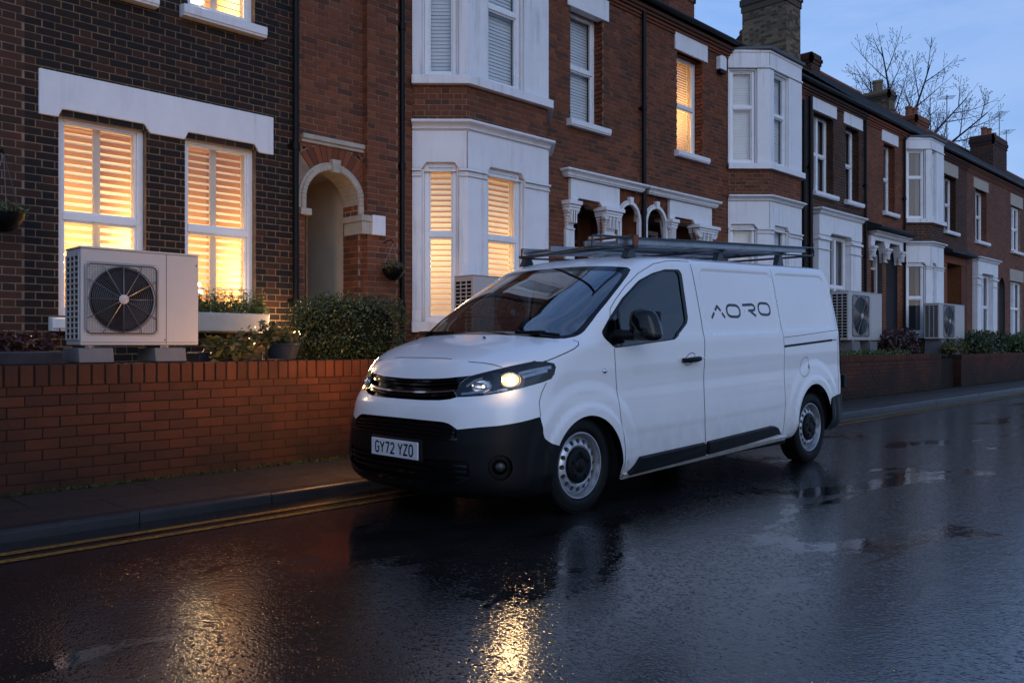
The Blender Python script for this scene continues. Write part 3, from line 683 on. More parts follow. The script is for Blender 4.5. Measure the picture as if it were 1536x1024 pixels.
ps.box(6.24,6.56,-.30,.125,2.75,2.83); ps.box(6.26,6.54,-.30,.11,2.59,2.748); ps.box(5.41,5.56,-.30,.06,2.75,2.83)
ps.build('arch_moulding',M['stone'],h1,bevel=.006)
bs=MB(FAC); bs.box(6.40,6.60,.0,.145,2.585,2.84); bs.build('impost_block',M['white_paint'],h1,bevel=.01)
sc2=MB(FAC); band(sc2,[(5.44,0),(6.342,0)],-.02,.035,3.63,3.67); band(sc2,[(5.44,0),(6.342,0)],-.02,.06,3.67,3.73); sc2.build('string_course',M['stone'],h1,bevel=.008)
recess(h1,5.42,6.275,.2,3.36,1.5)
downpipe(h1,5.33,.95,7.1,.07,.036)
# 2
h2=house('red brick house with white two storey bay and lit blinds above the van',6.83,12.35,'brick_red','mortar_grey',[rect(10.42,11.27,4.85,6.72),rect(10.5,11.2,.2,3.50),arch(12.0,.265,.2,3.37),arch(12.0,.5,3.40,3.37),rect(7.2,9.75,.2,7.1)])
bay(h2,7.15,.52,9.28,dict(s0=1.49,w1=3.55,c0=4.06,c1=4.20,u0=4.80,uw1=6.80),lit_low=62,low_cover='shutter',wr=(.39,1.07),split=False,transom_low=.55,tiltlow=58)
window(h2,FAC,10.42,11.27,4.85,6.72,None,'blind',rec=.2,reveal=M['brick_red'],sill=SL)
lintel(h2,10.34,11.41,6.68,7.04)
def canopy(h,a,b,fa,fb,op,caps,ac,ar,zs,ztop=4.0,zf=3.50,dr='door_wood',brick='brick_red'):
    mb=MB(FAC); cornice(mb,[(a,.0),(a,.10),(b,.10),(b,.0)],ztop-.12,.13,.10)
    mb.prism([(fa,zf),(op[0]-.02,zf),(op[0]+.05,zf+.07),(op[1]-.05,zf+.07),(op[1]+.02,zf),(fb,zf),(fb,ztop-.125),(fa,ztop-.125)],-.3,.07)
    for c0,c1 in caps: 
        capital(mb,c0,c1,zf-.46,zf-.002,.0,.19); xm=(c0+c1)/2; w=(c1-c0)*.33; mb.box(xm-w,xm+w,-.28,.06,.2,zf-.462)
    arch_ring(mb,ac,zs,ar-.085,ar-.03,-.02,.055,.9,22); arch_ring(mb,ac,zs,ar-.03,ar,-.02,.035,.9,22); mb.prism([(ac-.04,zs+ar-.09),(ac+.04,zs+ar-.09),(ac+.055,zs+ar+.05),(ac-.055,zs+ar+.05)],-.02,.085)
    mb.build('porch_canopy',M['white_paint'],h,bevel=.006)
    v=MB(FAC); voussoirs(v,ac,zs,ar,ar+.20,.15,PI-.15,16); arch_ring(v,ac,zs,ar-.08,ar+.22,-.04,-.001,m=1); v.build('arch_bricks',[M[brick],M['mortar_grey']],h)
canopy(h2,10.26,12.27,10.37,11.66,(10.52,11.16),[(10.20,10.52),(11.14,11.66)],12.0,.345,3.37)
recess(h2,10.36,12.3,.2,3.56,1.1,'brick_red2'); door(h2,10.75,11.75,1.0,3.45,.95)
downpipe(h2,6.93,.95,7.1); downpipe(h2,12.36,.95,7.12,.08,.04)
# 3
h3=house('red brick house with orange lit upper window and white alarm box',12.35,18.9,'brick_red','mortar_grey',[rect(13.52,14.43,4.85,6.74),rect(13.28,14.06,.2,3.50),arch(12.80,.30,.2,3.36),arch(12.80,.5,3.40,3.36),rect(15.45,17.9,.2,7.1)])
bay(h3,15.38,.60,17.40,dict(s0=1.49,w1=3.55,c0=4.10,c1=4.23,u0=4.88,uw1=6.82),lit_low=None,low_cover='blind',wr=(.20,.80),flat=7.2,cl=(.05,.57),transom_low=.55)
window(h3,FAC,13.52,14.43,4.85,6.74,30,'shutter',1,rec=.2,reveal=M['brick_red'],sill=SL,tilt=50,slat_p=.05)
lintel(h3,13.43,14.57,6.74,7.08)
canopy(h3,12.48,14.75,13.2,14.66,(13.33,14.02),[(13.10,13.34),(14.02,14.80)],12.80,.375,3.36)
recess(h3,12.42,14.4,.2,3.56,1.1,'brick_red2'); door(h3,13.3,14.2,1.0,3.45,.95,'door_dark')
al=MB(FAC); al.prism([(14.92,6.70),(15.16,6.70),(15.16,6.95),(15.10,6.98),(14.98,6.98),(14.92,6.95)],0.004,.11); al.build('alarm_box',M['white_upvc'],h3,bevel=.012)
al=MB(FAC); al.prism([(14.94,6.63),(15.14,6.63),(15.155,6.698),(14.925,6.698)],0.01,.10); al.build('alarm_light',M['black_plastic'],h3,bevel=.01)
downpipe(h3,18.66,.9,6.85,.09,.05); 
# 4
h4=house('sooty brick house with a white pilastered ground floor window',18.9,22.4,'brick_sooty','mortar_grey',[rect(19.34,20.45,4.85,6.76),rect(21.16,22.02,4.85,6.76),rect(19.6,21.3,.2,3.9)])
window(h4,FAC,19.34,20.45,4.85,6.76,None,'curtain',rec=.2,reveal=M['brick_sooty'],sill=SL,double=True)
window(h4,FAC,21.16,22.02,4.85,6.76,None,'curtain',rec=.2,reveal=M['brick_sooty'],sill=SL)
lintel(h4,19.22,20.59,6.76,7.12); lintel(h4,21.03,22.2,6.76,7.10)
def surround(h,x0,x1,z1=4.40,dep=.22,w=(.62,.62),z0=1.35,wz=3.78,dbl=True,cover='curtain',mat='white_paint'):
    mb=MB(FAC); pl=[(x0,0),(x0,dep),(x1,dep),(x1,0)]
    cornice(mb,pl,z1-.14,.14,.12); 
    a,b=x0+w[0],x1-w[1]
    mb.prism([(x0,wz),(a,wz),(a+.06,wz+.07),(b-.06,wz+.07),(b,wz),(x1,wz),(x1,z1-.142),(x0,z1-.142)],-.05,dep)
    for p,q in ((x0,a),(b,x1)):
        mb.box(p,q,-.05,dep-.02,.8,wz-.002); mb.box(p-.02,q+.02,-.05,dep+.03,wz-.12,wz-.06); mb.box(p-.01,q+.01,-.05,dep+.015,wz-.35,wz-.33)
    mb.box(a,b,-.05,dep-.03,.8,z0-.12); mb.box(x0-.03,x1+.03,-.05,dep+.06,z0-.12,z0-.002)
    mb.build('window_surround',M[mat],h,bevel=.008)
    f=Fr(0,FY-dep+.1,1,0,0,-1)
    window(h,f,a,b,z0,wz+.05,None,cover,reveal=False,double=dbl)
surround(h4,19.19,21.68,4.40)
downpipe(h4,19.0,.9,7.0,.09,.05); downpipe(h4,22.3,.9,7.1)
chimney(h4,22.17,23.05,11.0,12.35,7.5,11.35,'brick_stock',0,.55,name='chimney')
chimney(h3,15.5,16.5,10.4,11.2,7.8,9.6,'brick_red2',0,.7)
# 5
h5=house('narrow red brick house with paired doorways under a white carved frieze',22.4,25.2,'brick_red2','mortar_grey',[rect(23.68,24.52,4.85,6.76),rect(22.8,23.6,.2,3.95),rect(23.85,24.7,.2,3.95)],rz=10.35)
window(h5,FAC,23.68,24.52,4.85,6.76,None,'curtain',rec=.2,reveal=M['brick_red2'],sill=SL)
lintel(h5,23.52,24.71,6.76,7.12)
mb=MB(FAC); cornice(mb,[(22.75,0),(22.75,.12),(25.1,.12),(25.1,0)],4.08,.13,.12)
mb.prism([(22.62,3.80),(22.82,3.80),(22.9,3.97),(23.5,3.97),(23.6,3.80),(23.85,3.80),(23.93,3.97),(24.62,3.97),(24.7,3.80),(24.92,3.80),(24.92,4.078),(22.62,4.078)],-.2,.09)
for a,b in ((22.6,22.86),(23.58,23.88),(24.66,24.94)): capital(mb,a,b,3.42,3.796,0,.18)
mb.build('porch_canopy',M['white_paint'],h5,bevel=.008)
mb=MB(FAC); mb.prism([(0,4.22),(.42,4.24),(.42,4.30),(0,4.46)],22.45,25.15,axis='a'); mb.build('canopy_slab',M['slate'],h5,bevel=.01)
recess(h5,22.7,24.8,.2,3.96,.8,'interior'); door(h5,22.85,23.6,1.0,3.75,.6,'door_dark'); door(h5,23.88,24.66,1.0,3.75,.6,'door_dark')
downpipe(h5,25.1,.9,7.1)
chimney(h5,29.7-5.5,30.3-5.5,11.2,12.4,9.0,9.9,'brick_sooty',0,.3)
# 6
h6=house('brown brick house with white bay and dark red doorway beyond the van',25.2,31.0,'brick_brown','mortar_grey',[rect(28.72,29.85,4.82,6.6),rect(28.85,30.25,.2,3.77),rect(25.4,27.2,.2,7.1)],rz=10.35)
bay(h6,25.30,.52,26.90,dict(s0=1.49,w1=3.45,c0=4.02,c1=4.14,u0=4.80,uw1=6.80),None,'curtain','curtain',7.14,(.06,.56),(.10,.42),fin='brick_brown',transom_low=.5)
window(h6,FAC,28.72,29.85,4.82,6.6,None,'curtain',rec=.2,reveal=M['brick_brown'],sill=SL,double=True)
lintel(h6,28.56,29.99,6.6,7.0,mat='stone')
mb=MB(FAC); mb.prism([(0,4.02),(.35,4.06),(.35,4.13),(0,4.3)],28.4,31.0,axis='a'); mb.build('canopy_slab',M['slate'],h6,bevel=.01)
mb=MB(FAC); mb.box(28.5,28.84,-.1,.05,.2,3.77); mb.box(30.26,30.7,-.1,.05,.2,3.77); mb.box(28.5,30.7,-.1,.06,3.772,4.02); mb.build('porch_surround',M['brick_red'],h6,bevel=.01)
recess(h6,28.85,30.25,.2,3.8,.7,'door_wood'); door(h6,28.95,30.15,1.0,3.7,.5,'door_dark')
chimney(h6,31.86-1.0,32.4-1.0,11.4,12.4,9.0,10.28,'brick_stock',2,.3,pot='brick_stock')
# 7
h7=house('pink brown brick house with white window surround and two arched doorways',31.0,35.8,'brick_pink','mortar_grey',[rect(31.94,33.25,4.78,6.56),rect(31.9,33.5,.2,3.6),arch(34.2,.42,.2,3.22),arch(35.17,.40,.2,3.24)],rz=10.3)
window(h7,FAC,31.94,33.25,4.78,6.56,None,'blind',rec=.2,reveal=M['brick_pink'],sill=SL,double=True)
lintel(h7,31.68,33.37,6.56,6.92,mat='stone'); surround(h7,31.56,33.9,4.16,.2,(.45,.5),wz=3.55)
recess(h7,33.7,35.65,.2,3.7,.8,'interior'); door(h7,34.0,34.6,1.0,3.3,.4,'door_dark'); door(h7,34.85,35.5,1.0,3.3,.4,'door_dark')
mb=MB(FAC); mb.box(34.0,34.62,-.18,-.12,1.0,2.9); mb.box(34.0,34.62,-.2,-.05,2.9,3.0); mb.build('porch_frame',M['white_paint'],h7)
# 8
h8=house('farthest brick house in view with white sash windows at the right edge',35.8,42.0,'brick_pink','mortar_grey',[rect(36.41,37.7,4.78,6.5),rect(36.3,37.95,1.5,3.6),rect(39.5,40.6,4.78,6.5)],rz=10.3)
window(h8,FAC,36.41,37.7,4.78,6.5,None,'blind',reveal=M['brick_pink'],sill=SL,double=True); window(h8,FAC,36.3,37.95,1.5,3.6,None,'blind',reveal=M['brick_pink'],sill=SL,double=True)
window(h8,FAC,39.5,40.6,4.78,6.5,None,'blind',reveal=M['brick_pink'],sill=SL)
lintel(h8,36.26,37.98,6.5,6.95,mat='stone'); lintel(h8,36.17,38.08,3.6,4.05,mat='stone'); lintel(h8,39.3,40.8,6.5,6.95,mat='stone')
ch=chimney(h8,42.1,44.25,11.0,11.95,8.8,10.62,'brick_brown',3,.45)
chimney(h6,33.9,35.2,11.5,12.3,9.2,10.0,'brick_red2',2,.3)
h9=house('last brick terraced house beyond the farthest chimney',42.0,58,'brick_brown','mortar_grey',[rect(44,45.2,4.78,6.5)],rz=10.3)
window(h9,FAC,44,45.2,4.78,6.5,None,'blind',reveal=M['brick_brown'],sill=SL)
# television aerials
def aerial(x,y,z0,z1,label,bars=5,s=1.):
    a=thing('television_aerial',label,'aerial',(x,y,z0),'television aerials on the far roofs')
    m=MB(); m.tube([(x,y,z0),(x,y,z1)],.022,n=6); m.build('mast',M['wire'],a)
    m=MB(); m.tube([(x-.5*s,y-.3*s,z1-.12),(x+.5*s,y+.3*s,z1-.12)],.016,n=5)
    for i in range(bars):
        t=-.45+.9*i/(bars-1); m.tube([(x+t*s+.15,y+.6*t*s-.25,z1-.12),(x+t*s-.15,y+.6*t*s+.25,z1-.12)],.010,n=4)
    m.build('antenna_bars',M['wire'],a)
aerial(45.4,11.6,9.2,12.35,'tall television aerial just right of the farthest chimney',5,1.0)
aerial(47.4,11.8,9.4,11.9,'smaller television aerial at the right end of the roofline',4,.8)
aerial(38.4,11.8,9.4,11.75,'thin television aerial left of the farthest chimney',4,.45)
# ------------------------------------------------------------------ garden walls
def garden_wall(label,x0,x1,h,cap=.13,y=7.0,name='garden_wall',bw=.235,ret=None):
    t=thing(name,label,'wall',((x0+x1)/2,y,.11),'low red brick garden walls')
    mb=MB(); f=Fr(0,y,1,0,0,-1); fb=Fr(0,y+.2,-1,0,0,1)
    bricks(mb,f,x0,x1,.074,.112+h-cap,(),0,1,bl=.232,bh=.072,j=.010,bond='stretcher',proud=.005,jit=.002)
    mb.fr=WORLD; mb.box(x0,x1,y+.003,y+.19,.0,.112+h-cap,1); 
    for x,s in ((x0,-1),(x1,1)):
        fe=Fr(x,y+(0 if s>0 else .2),0,s,s,0); bricks(mb,fe,0,.2,.074,.112+h-cap,(),0,1,bl=.19,bh=.070,j=.012,bond='stretcher')
    mb.build('brick_courses',[M['brick_wall'],M['mortar_dark']],t)
    c=MB(); k=x0; rnd=random.Random(int(x0*7)); z0=.112+h-cap
    c.box(x0,x1,y-.004,y+.20,z0-.005,z0+cap-.012,1)
    while k<x1-.03:
        w=.094; e=rnd.uniform(-.0025,.0025); c.box(k+.006,min(k+w,x1),y-.014+e,y+.215+e,z0+.004,z0+cap+e,0); k+=w+.008
    c.build('coping',[M['brick_wall'],M['mortar_dark']],t,bevel=.006)
    return t
garden_wall('long low brick garden wall under the large heat pump at the left',-13,6.6,.925,.165)
garden_wall('low brick garden wall hidden behind the van bonnet and cab',7.6,11.6,.90,.13)
garden_wall('brick garden wall below the middle heat pump right of the van',12.6,22.35,.84,.13)
garden_wall('far brick garden wall right of the dark gateway gap',23.9,30.2,.80,.13)
# gateway return between the two right walls
t=thing('gate_pier','dark recessed brick pier in the gap between the right hand walls','gate pier',(23.1,7.5,.11))
mb=MB(); f=Fr(0,7.55,1,0,0,-1); bricks(mb,f,22.3,23.95,.05,.86,(),0,1,bond='stretcher'); mb.fr=WORLD; mb.box(22.3,23.95,7.553,7.75,.0,.86,1); mb.box(22.3,23.95,7.5,7.8,.862,.92,0)
mb.build('pier_brickwork',[M['brick_wall'],M['mortar_dark']],t)
# moss at the foot of the wall
mm=MB(); rnd=random.Random(4)
for i in range(2600):
    x=rnd.choice([rnd.uniform(-2,6.5),rnd.uniform(13,30)]); y=7.0-abs(rnd.gauss(0,.03)); s=rnd.uniform(.006,.02)
    a=rnd.uniform(0,PI); mm.poly([(x-s*math.cos(a),y-s*math.sin(a),.076),(x+s*math.cos(a),y+s*math.sin(a),.076),(x+rnd.uniform(-s,s),y,.076+s*1.6)],raw=True)
o=mm.build('moss',M['moss'],None,recalc=False); tag(o,'thin green moss along the foot of the garden walls','moss',kind='stuff')
LV=np.array([
 [ .18,.130,.150,.82,.50,2.6,5.22],
 [ .05,.170,.175,.905,.50,2.6,5.30],
 [-.01,.25,.24,.940,.50,2.6,5.36],
 [-.03,.40,.36,.945,.52,2.6,5.385],
 [-.03,.53,.50,.945,.54,2.6,5.39],
 [-.01,.66,.63,.945,.56,2.6,5.39],
 [.015,.76,.76,.940,.60,2.7,5.39],
 [ .07,.86,.87,.935,.64,2.75,5.39],
 [ .11,.96,.98,.935,.68,2.75,5.385],
 [ .18,1.065,1.08,.932,.72,2.75,5.385],
 [ .37,1.170,1.17,.93,.72,2.75,5.38],
 [ .60,1.245,1.22,.922,.66,2.8,5.38],
 [ .72,1.285,1.255,.912,.58,3.0,5.38],
 [ .93,1.42,1.40,.887,.56,3.2,5.37],
 [1.19,1.58,1.56,.858,.56,3.2,5.355],
 [1.46,1.73,1.715,.828,.56,3.1,5.335],
 [1.69,1.845,1.825,.798,.56,2.9,5.29],
 [1.80,1.881,1.867,.768,.62,2.7,5.24],
 [1.94,1.903,1.890,.70,.70,2.5,5.14],
 [2.17,1.920,1.914,.50,.60,2.4,4.97],
 [2.45,1.928,1.925,.25,.40,2.2,4.80],
 [2.80,1.930,1.930,.02,.10,2.0,4.60]])
NT=len(LV)-1
def sst(e0,e1,x):
    t=np.clip((x-e0)/(e1-e0),0,1); return t*t*(3-2*t)
def lvl(t):
    t=np.clip(np.asarray(t,float),0,NT-1e-6); i=t.astype(int); f=(t-i)[...,None]
    P=LV
    def sl(i):
        i0=np.clip(i,1,NT)-1; i1=np.clip(i,0,NT-1)+1
        j=np.clip(i,0,NT)
        dl=P[j]-P[i0]; dr=P[i1]-P[j]
        m=np.where(dl*dr>0, 2*dl*dr/np.where(np.abs(dl+dr)<1e-9,1,dl+dr), 0)
        m=np.where((i==0)[...,None],dr,m); m=np.where((i==NT)[...,None],dl,m)
        return m
    a=P[i];b=P[i+1];ma=sl(i);mb=sl(i+1)
    return (2*f**3-3*f**2+1)*a+(f**3-2*f**2+f)*ma+(-2*f**3+3*f**2)*b+(f**3-f**2)*mb
AR=.15
WX=(.975,4.62); WZ=(.31,.30)
def rrect(x,z,x0,x1,z0,z1,r,soft):
    qx=np.abs(x-(x0+x1)/2)-(x1-x0)/2+r; qz=np.abs(z-(z0+z1)/2)-(z1-z0)/2+r
    d=np.hypot(np.maximum(qx,0),np.maximum(qz,0))+np.minimum(np.maximum(qx,qz),0)-r
    return 1-sst(-soft,0,d)
def base(u,t):
    u=np.asarray(u,float);t=np.asarray(t,float)
    L=lvl(t); xc,zc,zs,W,a,n,xr=[L[...,k] for k in range(7)]
    uf=np.clip(u,0,1); us=np.clip(u-1,0,1); ur=np.clip(u-2,0,1)
    th=uf*math.pi/2
    e=2/n
    cx=np.maximum(np.cos(th),0)**e; sy=np.sin(th)**e
    x=xc+a*(1-cx); y=W*sy
    q=sy**3.0
    z=zc+(zs-zc)*q
    ar=np.minimum(AR,(xr-xc-a)*.4)
    x=x+us*(xr-ar-xc-a)
    th2=ur*math.pi/2; e2=2/3.2
    x=x+ar*np.sin(th2)**e2
    y=np.where(u>2,W*np.maximum(np.cos(th2),0)**e2,y)
    # slight plan taper to the front and rear
    y=y*(1-.02*sst(1.6,.2,x)-.012*sst(3.4,5.3,x))
    return x,y,z
def disp(x,y,z,u):
    d=np.zeros_like(x)
    side=sst(.62,.85,u)*(1-sst(2.05,2.3,u))
    for wx,wz in zip(WX,WZ):
        r=np.hypot(x-wx,z-wz-.0)
        d=d+side*(.016*(1-sst(.43,.475,r))+.012*(1-sst(.55,.63,r)))*sst(.2,.32,z)
    d=d-side*.006*rrect(x,z,1.45,4.0,.50,1.02,.12,.10)-side*.006*sst(.56,.48,z)*sst(1.30,1.6,x)*sst(4.1,3.9,x)
    pass
    d=d-side*.013*rrect(x,z,2.63,3.93,1.215,1.805,.09,.022)
    d=d-side*.013*rrect(x,z,3.97,5.13,1.225,1.805,.12,.022)
    return d
def surf(u,t,off=0.0):
    u=np.asarray(u,float);t=np.asarray(t,float)
    e=1e-3
    u,t=np.broadcast_arrays(u,t)
    def g(u,t):
        return np.stack(base(u,t),-1)
    P=g(u,t)
    ua=np.clip(u-e,0,3);ub=np.clip(u+e,0,3);ta=np.clip(t-e,0,NT);tb=np.clip(t+e,0,NT)
    N=np.cross(g(u,tb)-g(u,ta),g(ub,t)-g(ua,t))
    l=np.linalg.norm(N,axis=-1,keepdims=True); N=N/np.where(l<1e-14,1,l)
    # dark band of normals near centre line keep
    d=disp(P[...,0],P[...,1],P[...,2],u)
    P=P+N*(d+off)[...,None]
    return tilt(P)
def tilt(P):
    P=P.copy(); P[...,2]+=.031*np.maximum(P[...,0]-1.0,0)*1.0
    return P
def nrm(u,t):
    e=2e-3
    ua=np.clip(u-e,0,3);ub=np.clip(u+e,0,3);ta=np.clip(t-e,0,NT);tb=np.clip(t+e,0,NT)
    N=np.cross(surf(u,tb)-surf(u,ta),surf(ub,t)-surf(ua,t))
    l=np.linalg.norm(N,axis=-1,keepdims=True); return N/np.where(l<1e-14,1,l)
# ------------------------------------------------------------------ the van
XO,YC=3.68,4.75
van=thing('panel_van','white panel van with lit headlights parked on the wet road','van',(XO+2.7,YC,0))
def vw(P,side=1):
    P=np.asarray(P,float); return np.stack([XO+P[...,0],YC-side*P[...,1],P[...,2]],-1)
_U,_T=np.meshgrid(np.concatenate([np.linspace(0,1,60),np.linspace(1.01,2,120),np.linspace(2.02,3,24)]),np.linspace(0,NT-.4,260))
_P=surf(_U,_T)
_utc={}
def ut(a,z,axis='x'):
    """(x,z) seen from the side, or (y,z) seen from the front -> shell parameters"""
    key=(round(a,5),round(z,5),axis)
    if key in _utc: return _utc[key]
    I=0 if axis=='x' else 1
    D=np.hypot(_P[...,I]-a,_P[...,2]-z)+(_BX if I==0 else _BY)
    i=np.unravel_index(np.argmin(D),D.shape); u,t=float(_U[i]),float(_T[i]); e=1e-3
    for _ in range(5):
        S=surf(np.array([u,u+e,u]),np.array([t,t,t+e]))[:,[I,2]]; q=S[0]
        if abs(q[0]-a)+abs(q[1]-z)<2e-5: break
        J=np.stack([(S[1]-q)/e,(S[2]-q)/e],-1)
        if abs(np.linalg.det(J))<1e-6: break
        s=np.clip(np.linalg.solve(J,np.array([a,z])-q),-.08,.08); u=float(min(max(u+s[0],0),3)); t=float(min(max(t+s[1],0),NT-.3))
    _utc[key]=(u,t); return (u,t)
_BX=np.where((_U<.5)|(_U>2.4)|(_P[...,1]<.55),9,0); _BY=np.where(_U>1.0,9,0)
def rounded(pts,r=.03,n=4,closed=True):
    """round the corners of a polygon"""
    out=[]; N=len(pts)
    for i in range(N):
        p=np.array(pts[i],float)
        if not closed and i in (0,N-1): out.append(tuple(p)); continue
        a=np.array(pts[i-1],float)-p; b=np.array(pts[(i+1)%N],float)-p; la,lb=np.hypot(*a),np.hypot(*b)
        rr=min(r,la*.45,lb*.45); A=p+a/la*rr; B=p+b/lb*rr
        for k in range(n+1):
            t=k/n; out.append(tuple((1-t)**2*A+2*t*(1-t)*p+t*t*B))
    return out
def dens(pts,st,closed=True):
    out=[]; N=len(pts)
    for i in range(N if closed else N-1):
        p,q=np.array(pts[i],float),np.array(pts[(i+1)%N],float); k=max(1,int(math.ceil(np.hypot(*(q-p))/st)))
        for j in range(k): out.append(tuple(p+(q-p)*j/k))
    if not closed: out.append(tuple(pts[-1]))
    return out
def side_poly(pts,r=.03,st=.06,closed=True):
    P=dens(rounded(pts,r,4,closed) if r else pts,st,closed); return [ut(x,z) for x,z in P]
def inset(poly,d):
    """inset a polygon given in (u,t) by d metres on the shell"""
    P=[surf(u,t) for u,t in poly]; n=len(poly); out=[]
    area=sum(poly[i][0]*poly[(i+1)%n][1]-poly[(i+1)%n][0]*poly[i][1] for i in range(n)); sg=1 if area>0 else -1
    for i in range(n):
        u,t=poly[i]; e=1e-3; q=surf(u,t); ju=(surf(u+e,t)-q)/e; jt=(surf(u,t+e)-q)/e
        lu,lt=np.linalg.norm(ju),np.linalg.norm(jt)
        a=np.array([(poly[(i+1)%n][0]-poly[i-1][0])*lu,(poly[(i+1)%n][1]-poly[i-1][1])*lt]); a/=max(np.hypot(*a),1e-9)
        nrm_=np.array([-a[1],a[0]])*sg
        out.append((max(u+nrm_[0]*d/lu,0) if u>0.001 else u,t+nrm_[1]*d/lt))
    return out
def circ(cx_,cz,r,a0,a1,n=36): return [(cx_+r*math.cos(math.radians(a0+(a1-a0)*i/n)),cz+r*math.sin(math.radians(a0+(a1-a0)*i/n))) for i in range(n+1)]
# region outlines
ARF,ARR=(.975,.305,.383),(4.60,.405,.385)
def arch_poly(c):
    pts=[ut(x,z) for x,z in circ(c[0],c[1],c[2],-4,184)]
    ub=pts[0][0]; ua=pts[-1][0]
    return pts+[(ua,pts[-1][1]-1.2),(ua,-1),(ub,-1),(ub,pts[0][1]-1.2)]
R={}
R['archF']=arch_poly(ARF); R['archR']=arch_poly(ARR)
R['ws']=[(0,11.56),(.15,11.52),(.30,11.42),(.46,11.24),(.58,11.10),(.655,11.2),(.715,11.75),(.752,12.3),(.765,12.8),(.755,13.6),(.73,14.4),(.70,15.0),(.665,15.35),(.60,15.50),(.45,15.56),(.25,15.60),(0,15.62)]
R['wsi']=[(0,11.95),(.15,11.93),(.30,11.90),(.46,11.82),(.60,11.85),(.66,12.1),(.695,12.6),(.705,13.2),(.695,13.9),(.668,14.6),(.635,15.02),(.58,15.2),(.45,15.27),(.25,15.32),(0,15.34)]
WIN=[(1.183,1.283),(1.20,1.235),(1.303,1.166),(1.516,1.182),(2.106,1.232),(2.32,1.366),(2.345,1.41),(2.352,1.683),(2.358,1.79),(2.325,1.82),(2.119,1.808),(1.931,1.765),(1.743,1.697),(1.490,1.545),(1.299,1.394)]
R['win']=side_poly(WIN,.03); R['wini']=inset(R['win'],.036)
DOOR=[(1.372,.196),(1.38,.40),(1.336,.70),(1.313,.93),(1.300,1.166),(1.20,1.235),(1.183,1.283),(1.24,1.34),(1.306,1.40),(1.335,1.46),(1.42,1.53),(1.58,1.643),(1.78,1.757),(2.0,1.846),(2.2,1.885),(2.40,1.898),(2.527,1.90),(2.530,1.747),(2.545,1.404),(2.545,1.19),(2.53,.89),(2.525,.73),(2.54,.39),(2.545,.23)]
R['door']=side_poly(DOOR,.0,.05)
SLD=[(2.545,.23),(2.54,.39),(2.525,.73),(2.53,.89),(2.545,1.19),(2.545,1.404),(2.530,1.747),(2.527,1.915),(3.955,1.955),(3.95,1.674),(3.965,1.342),(3.985,1.157),(3.97,.813),(3.985,.58),(3.955,.38),(3.93,.285)]
R['slide']=side_poly(SLD,.0,.06)
R['hl']=[(.262,7.20),(.300,6.76),(.36,6.80),(.45,6.86),(.586,7.05),(.72,7.30),(.86,7.60),(.913,7.80),(.918,8.10),(.899,8.56),(.868,8.84),(.80,8.98),(.71,9.02),(.574,8.74),(.48,8.52),(.414,8.36),(.345,8.17),(.305,7.85)]
R['grille']=[(0,6.46),(.10,6.47),(.196,6.52),(.26,6.62),(.298,6.76),(.262,7.18),(.303,7.85),(.343,8.17),(.26,8.09),(.153,7.97),(0,7.90)]
R['bump']=[(0,5.17),(.15,5.16),(.262,5.15),(.30,5.08),(.335,4.93),(.362,4.80),(.43,4.90),(.511,5.02),(.65,5.17),(.80,5.36),(.946,5.575),(.975,5.05),(.985,4.74),(1.015,4.15),(1.03,4.0),(1.03,-1),(0,-1)]
R['int1']=[(0,4.30),(.15,4.30),(.27,4.32),(.36,4.40),(.362,4.70),(.335,4.90),(.30,5.04),(.262,5.11),(.15,5.13),(0,5.14)]
R['int2']=[(0,2.12),(.2,2.12),(.33,2.18),(.42,2.36),(.462,2.62),(.455,3.20),(.43,3.30),(.25,3.19),(0,3.12)]
fc=(.685,3.12)
R['fog']=[(fc[0]+.098*math.cos(a)*1.05,fc[1]+.66*math.sin(a)) for a in np.linspace(0,2*PI,28,endpoint=False)]
R['bonnet']=[(0,9.28),(.12,9.26),(.305,9.03),(.377,8.98),(.45,8.86),(.523,8.66),(.574,8.74),(.71,9.02),(.80,9.0),(.846,9.26),(.878,9.6),(.885,9.9),(.86,10.3),(.80,10.75),(.735,10.98),(.655,11.2),(.58,11.10),(.46,11.24),(.30,11.42),(.15,11.52),(0,11.56)]
R['rbump']=[(1.944,4.0),(1.98,4.15),(2.02,4.22),(2.3,4.2),(3.05,4.2),(3.05,-1),(1.93,-1),(1.93,2.0)]
R['tail']=[(2.055,5.95),(2.20,5.75),(2.30,5.8),(2.30,11.2),(2.16,11.4),(2.10,11.0),(2.06,10.2)]
R['cant']=side_poly([(2.545,1.925),(3.95,1.962),(3.95,1.975),(2.545,1.938)],0)
ORDER=['archF','archR','wsi','ws','wini','win','hl','grille','int1','int2','fog','bump','rbump','tail','door','slide','bonnet']
bm=bmesh.new()
ul=np.concatenate([np.linspace(0,1,72),np.linspace(1,2,150)[1:],np.linspace(2,3,34)[1:]])
tl=np.unique(np.concatenate([np.linspace(0,6,34),np.linspace(6,12,44),np.linspace(12,16,30),np.linspace(16,NT-.02,30)]))
vv=[[bm.verts.new((a,b,0)) for a in ul] for b in tl]
for j in range(len(tl)-1):
    for i in range(len(ul)-1): bm.faces.new((vv[j][i],vv[j][i+1],vv[j+1][i+1],vv[j+1][i]))
bm.faces.ensure_lookup_table()
